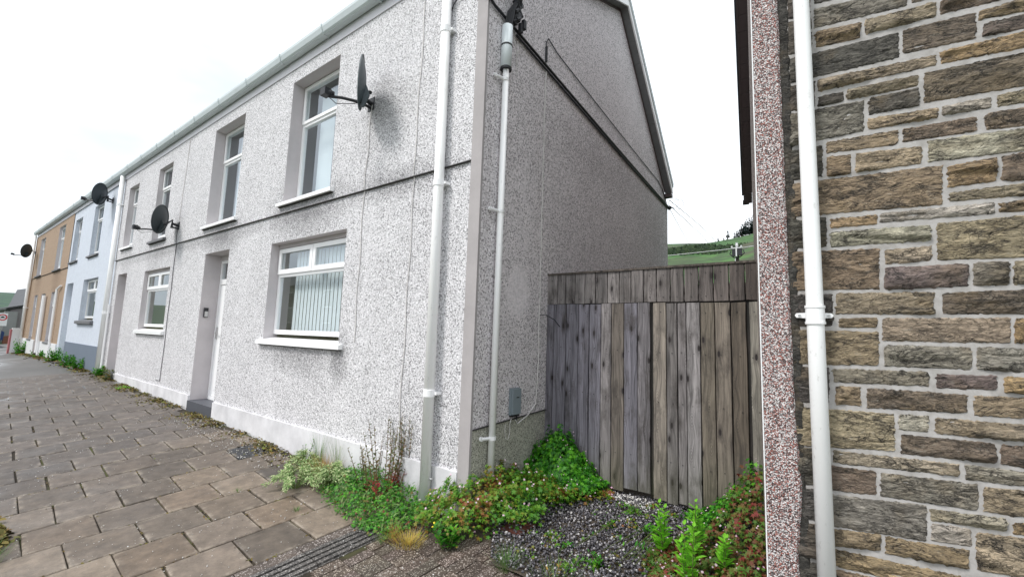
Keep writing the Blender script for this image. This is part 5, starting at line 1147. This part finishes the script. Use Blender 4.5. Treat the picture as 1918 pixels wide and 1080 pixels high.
weed('tall_sparse_weed', -3.62, -.1, 8, .52, .22, WIDE, 'leaf_olive', 'shorter sparse brown green weed left of the crimson leaved clump', per=20, ls=.05, stem='stem_red', lean=.4)
def fluffy(x, y, rx, ry, hh, n, lab):
    t_ = thing('silver_weed', (x, y, zg(x, y)), lab, 'plant'); r = np.random.default_rng(int(-x*100)); P, N, sp = [], [], []
    sm = MB()
    for s_ in range(26):
        a = r.uniform(0, 6.28); q_ = r.uniform(.3, 1); tip = Vector((x+math.cos(a)*rx*q_, min(-.04, y+math.sin(a)*ry*q_), zg(x, y)+.02+hh*(1.1-q_*.8)*r.uniform(.6, 1.1))); b0 = Vector((x, y, zg(x, y))); md = b0.lerp(tip, .55)+Vector((0, 0, hh*.45))
        sm.tube([b0, md, tip], [.003, .0025, .0012], 4)
        for k in range(n//26):
            u_ = r.uniform(.25, 1.05); p = (b0.lerp(md, u_*2) if u_ < .5 else md.lerp(tip, u_*2-1))+Vector(r.normal(0, .014, 3)); P.append(tuple(p)); N.append((math.cos(a)*.4+r.normal(0, .5), math.sin(a)*.4-.3+r.normal(0, .5), 1)); sp.append(a+r.normal(0, .9))
    sm.build('stem', 'stem', t_); scatter('foliage', *LANCE, P, N, r.uniform(.016, .036, len(P)), 'leaf_silver', t_, spin=sp, kind='stuff')
fluffy(-4.18, -.50, .34, .26, .20, 2600, 'pale silvery weed sprawling farthest onto the slabs')
fluffy(-3.95, -.28, .30, .20, .22, 2200, 'pale silvery weed tucked between the sprawling one and the green mass')
fluffy(-4.55, -.20, .26, .16, .22, 1300, 'silvery weed nearest the door, close to the wall')
weed('small_weed', -4.75, -.1, 3, .30, .08, WIDE, 'leaf_green', 'single upright green weed left of the bristly grasses', per=10, ls=.05)
grass('orange_grass', -4.28, -.16, 500, .26, .34, 'grass_dry', 'orange dead grass curling behind the silvery weeds', lean=1.4)
grass('bristle_grass', -4.50, -.08, 70, .46, .12, 'grass', 'tall bristly grass against the plinth, left one of the pair', lean=.25)
grass('bristle_grass', -4.16, -.08, 80, .46, .14, 'grass', 'tall bristly grass against the plinth, right one of the pair', lean=.3)
for (x, y, lab) in ((-4.50, -.07, ''), (-4.16, -.07, '')):
    pass
grass('arching_grass', -2.98, -.25, 46, .36, .2, 'grass', 'long arching green grass just left of the near downpipe foot', lean=.9)
grass('pavement_grass', -3.45, -.48, 90, .14, .22, 'grass', 'low grass fringe where the green mass meets the slabs', lean=1.2)
grass('yellow_grass_tuft', -2.56, -.50, 420, .10, .22, 'grass_yellow', 'bright yellow and straw coloured dead grass tuft on the block paving', lean=1.6)
grass('straw_grass_tuft', -2.72, -.52, 120, .12, .16, 'grass_dry', 'straw coloured grass between the ribbed pavers and the yellow tuft', lean=1.5)
dd = weed('dandelion', -2.30, -.38, 7, .20, .12, WIDE, 'leaf_green', 'blue green thistle like weed with yellow flowers in front of the herb carpet', per=12, ls=.085, lean=.5, head=('petal_y', 1, .008, .013))
grass('front_grass_tuft', -1.80, -.32, 150, .17, .16, 'grass', 'green grass tuft at the near edge of the gravel', lean=1.1)
grass('front_grass_fringe', -1.45, -.30, 120, .15, .3, 'grass', 'grass fringe along the bottom of the gravel', lean=.8)
weed('dry_seed_stalk', -1.50, -.22, 2, .15, .05, LANCE, 'grass_dry', 'short straw coloured stalk lying on the gravel', per=3, ls=.04, lean=1.2, stem='stem_red')
for x, y, h, lab in ((-.80, .40, .50, 'bright lime leafed weed, tallest of the group in front of the right gate boards'), (-1.00, .42, .40, 'bright lime leafed weed, left of the tallest one on the red herbs'), (-.62, .30, .34, 'bright lime leafed weed, lower right one near the pebbledash strip'), (-.76, .14, .40, 'bright lime leafed weed nearest the camera below the tallest one')):
    weed('willowherb', x, y, 3, h, .07, WIDE, 'leaf_lime', lab, per=20, ls=.10, lean=.12, big=True)
weed('gravel_weed', -1.45, .56, 2, .12, .04, WIDE, 'leaf_green', 'small lone green weed in the middle of the gravel', per=8, ls=.05)
weed('gravel_weed', -1.60, .15, 3, .06, .06, WIDE, 'leaf_green', 'flat green weed on the gravel near the rusty plate', per=8, ls=.045, lean=.8)
weed('gravel_weed', -1.15, .62, 8, .13, .12, LANCE, 'leaf_green', 'dark green spiky weed left of the lime leafed weeds', per=8, ls=.08, lean=.9)
weed('gravel_weed', -1.32, .02, 5, .12, .08, WIDE, 'leaf_green', 'leafy green weed at the front of the gravel', per=10, ls=.05, lean=.6)
grass('slab_tuft', -4.55, -.85, 40, .05, .05, 'grass', 'tiny tuft in a slab joint beyond the silvery weeds', lean=1.)
grass('slab_tuft', -3.72, -.72, 50, .05, .06, 'grass', 'tiny tuft in the slab joint in front of the green mass', lean=1.)
grass('paver_tuft', -2.74, -.60, 70, .07, .08, 'grass', 'small green and orange tuft on the ribbed pavers', lean=1.2)
grass('edge_grass', -4.70, -2.36, 160, .16, .22, 'grass', 'grass clump at the lower left edge of the paving', lean=1.3)
P_ = [(-5.10+rng.normal(0, .12), -2.29+rng.normal(0, .035)) for _ in range(500)]
o = scatter('leaf_litter', *OVAL, [(x, y, zg(x, y)+.02+abs(rng.normal(0, .02))) for x, y in P_], rng.normal(0, .5, (500, 3))+np.array((0, 0, 1)), rng.uniform(.01, .03, 500), 'moss', kind='stuff'); tag(o, 'dark leaf litter at the lower left edge of the paving', 'litter')
for x, y, h, n, lab in ((-16.3, -.12, .5, 10, 'weeds at the foot of the pale blue house right of its base'), (-17.4, -.12, .55, 14, 'dark green weeds in front of the slate blue base'), (-19.6, -.12, .6, 14, 'weeds by the door of the pale blue house'), (-26.8, -.15, .85, 20, 'bushy weeds at the far corner of the ochre house'), (-22.5, -.1, .35, 10, 'low weeds under the ochre house window'), (-14.1, -.1, .35, 10, 'green weeds at the foot of the far downpipe'), (-13.2, -.1, .5, 5, 'grey stalks beside the far doorway')):
    weed('street_weed', x, y, n, h*.72, .45, WIDE, 'leaf_green' if 'stalks' not in lab else 'leaf_olive', lab, per=14, ls=.13, lean=.4)
weed('kerb_weed', -11.6, -.15, 8, .06, .3, WIDE, 'leaf_lime', 'yellow green weed on the paving below the middle house window', per=8, ls=.05, lean=1.5)
print('slabs', nslab, 'stones', k_, 'objects', len(bpy.data.objects), 'tris', sum(len(p.vertices)-2 for o in bpy.data.objects if o.type == 'MESH' for p in o.data.polygons))
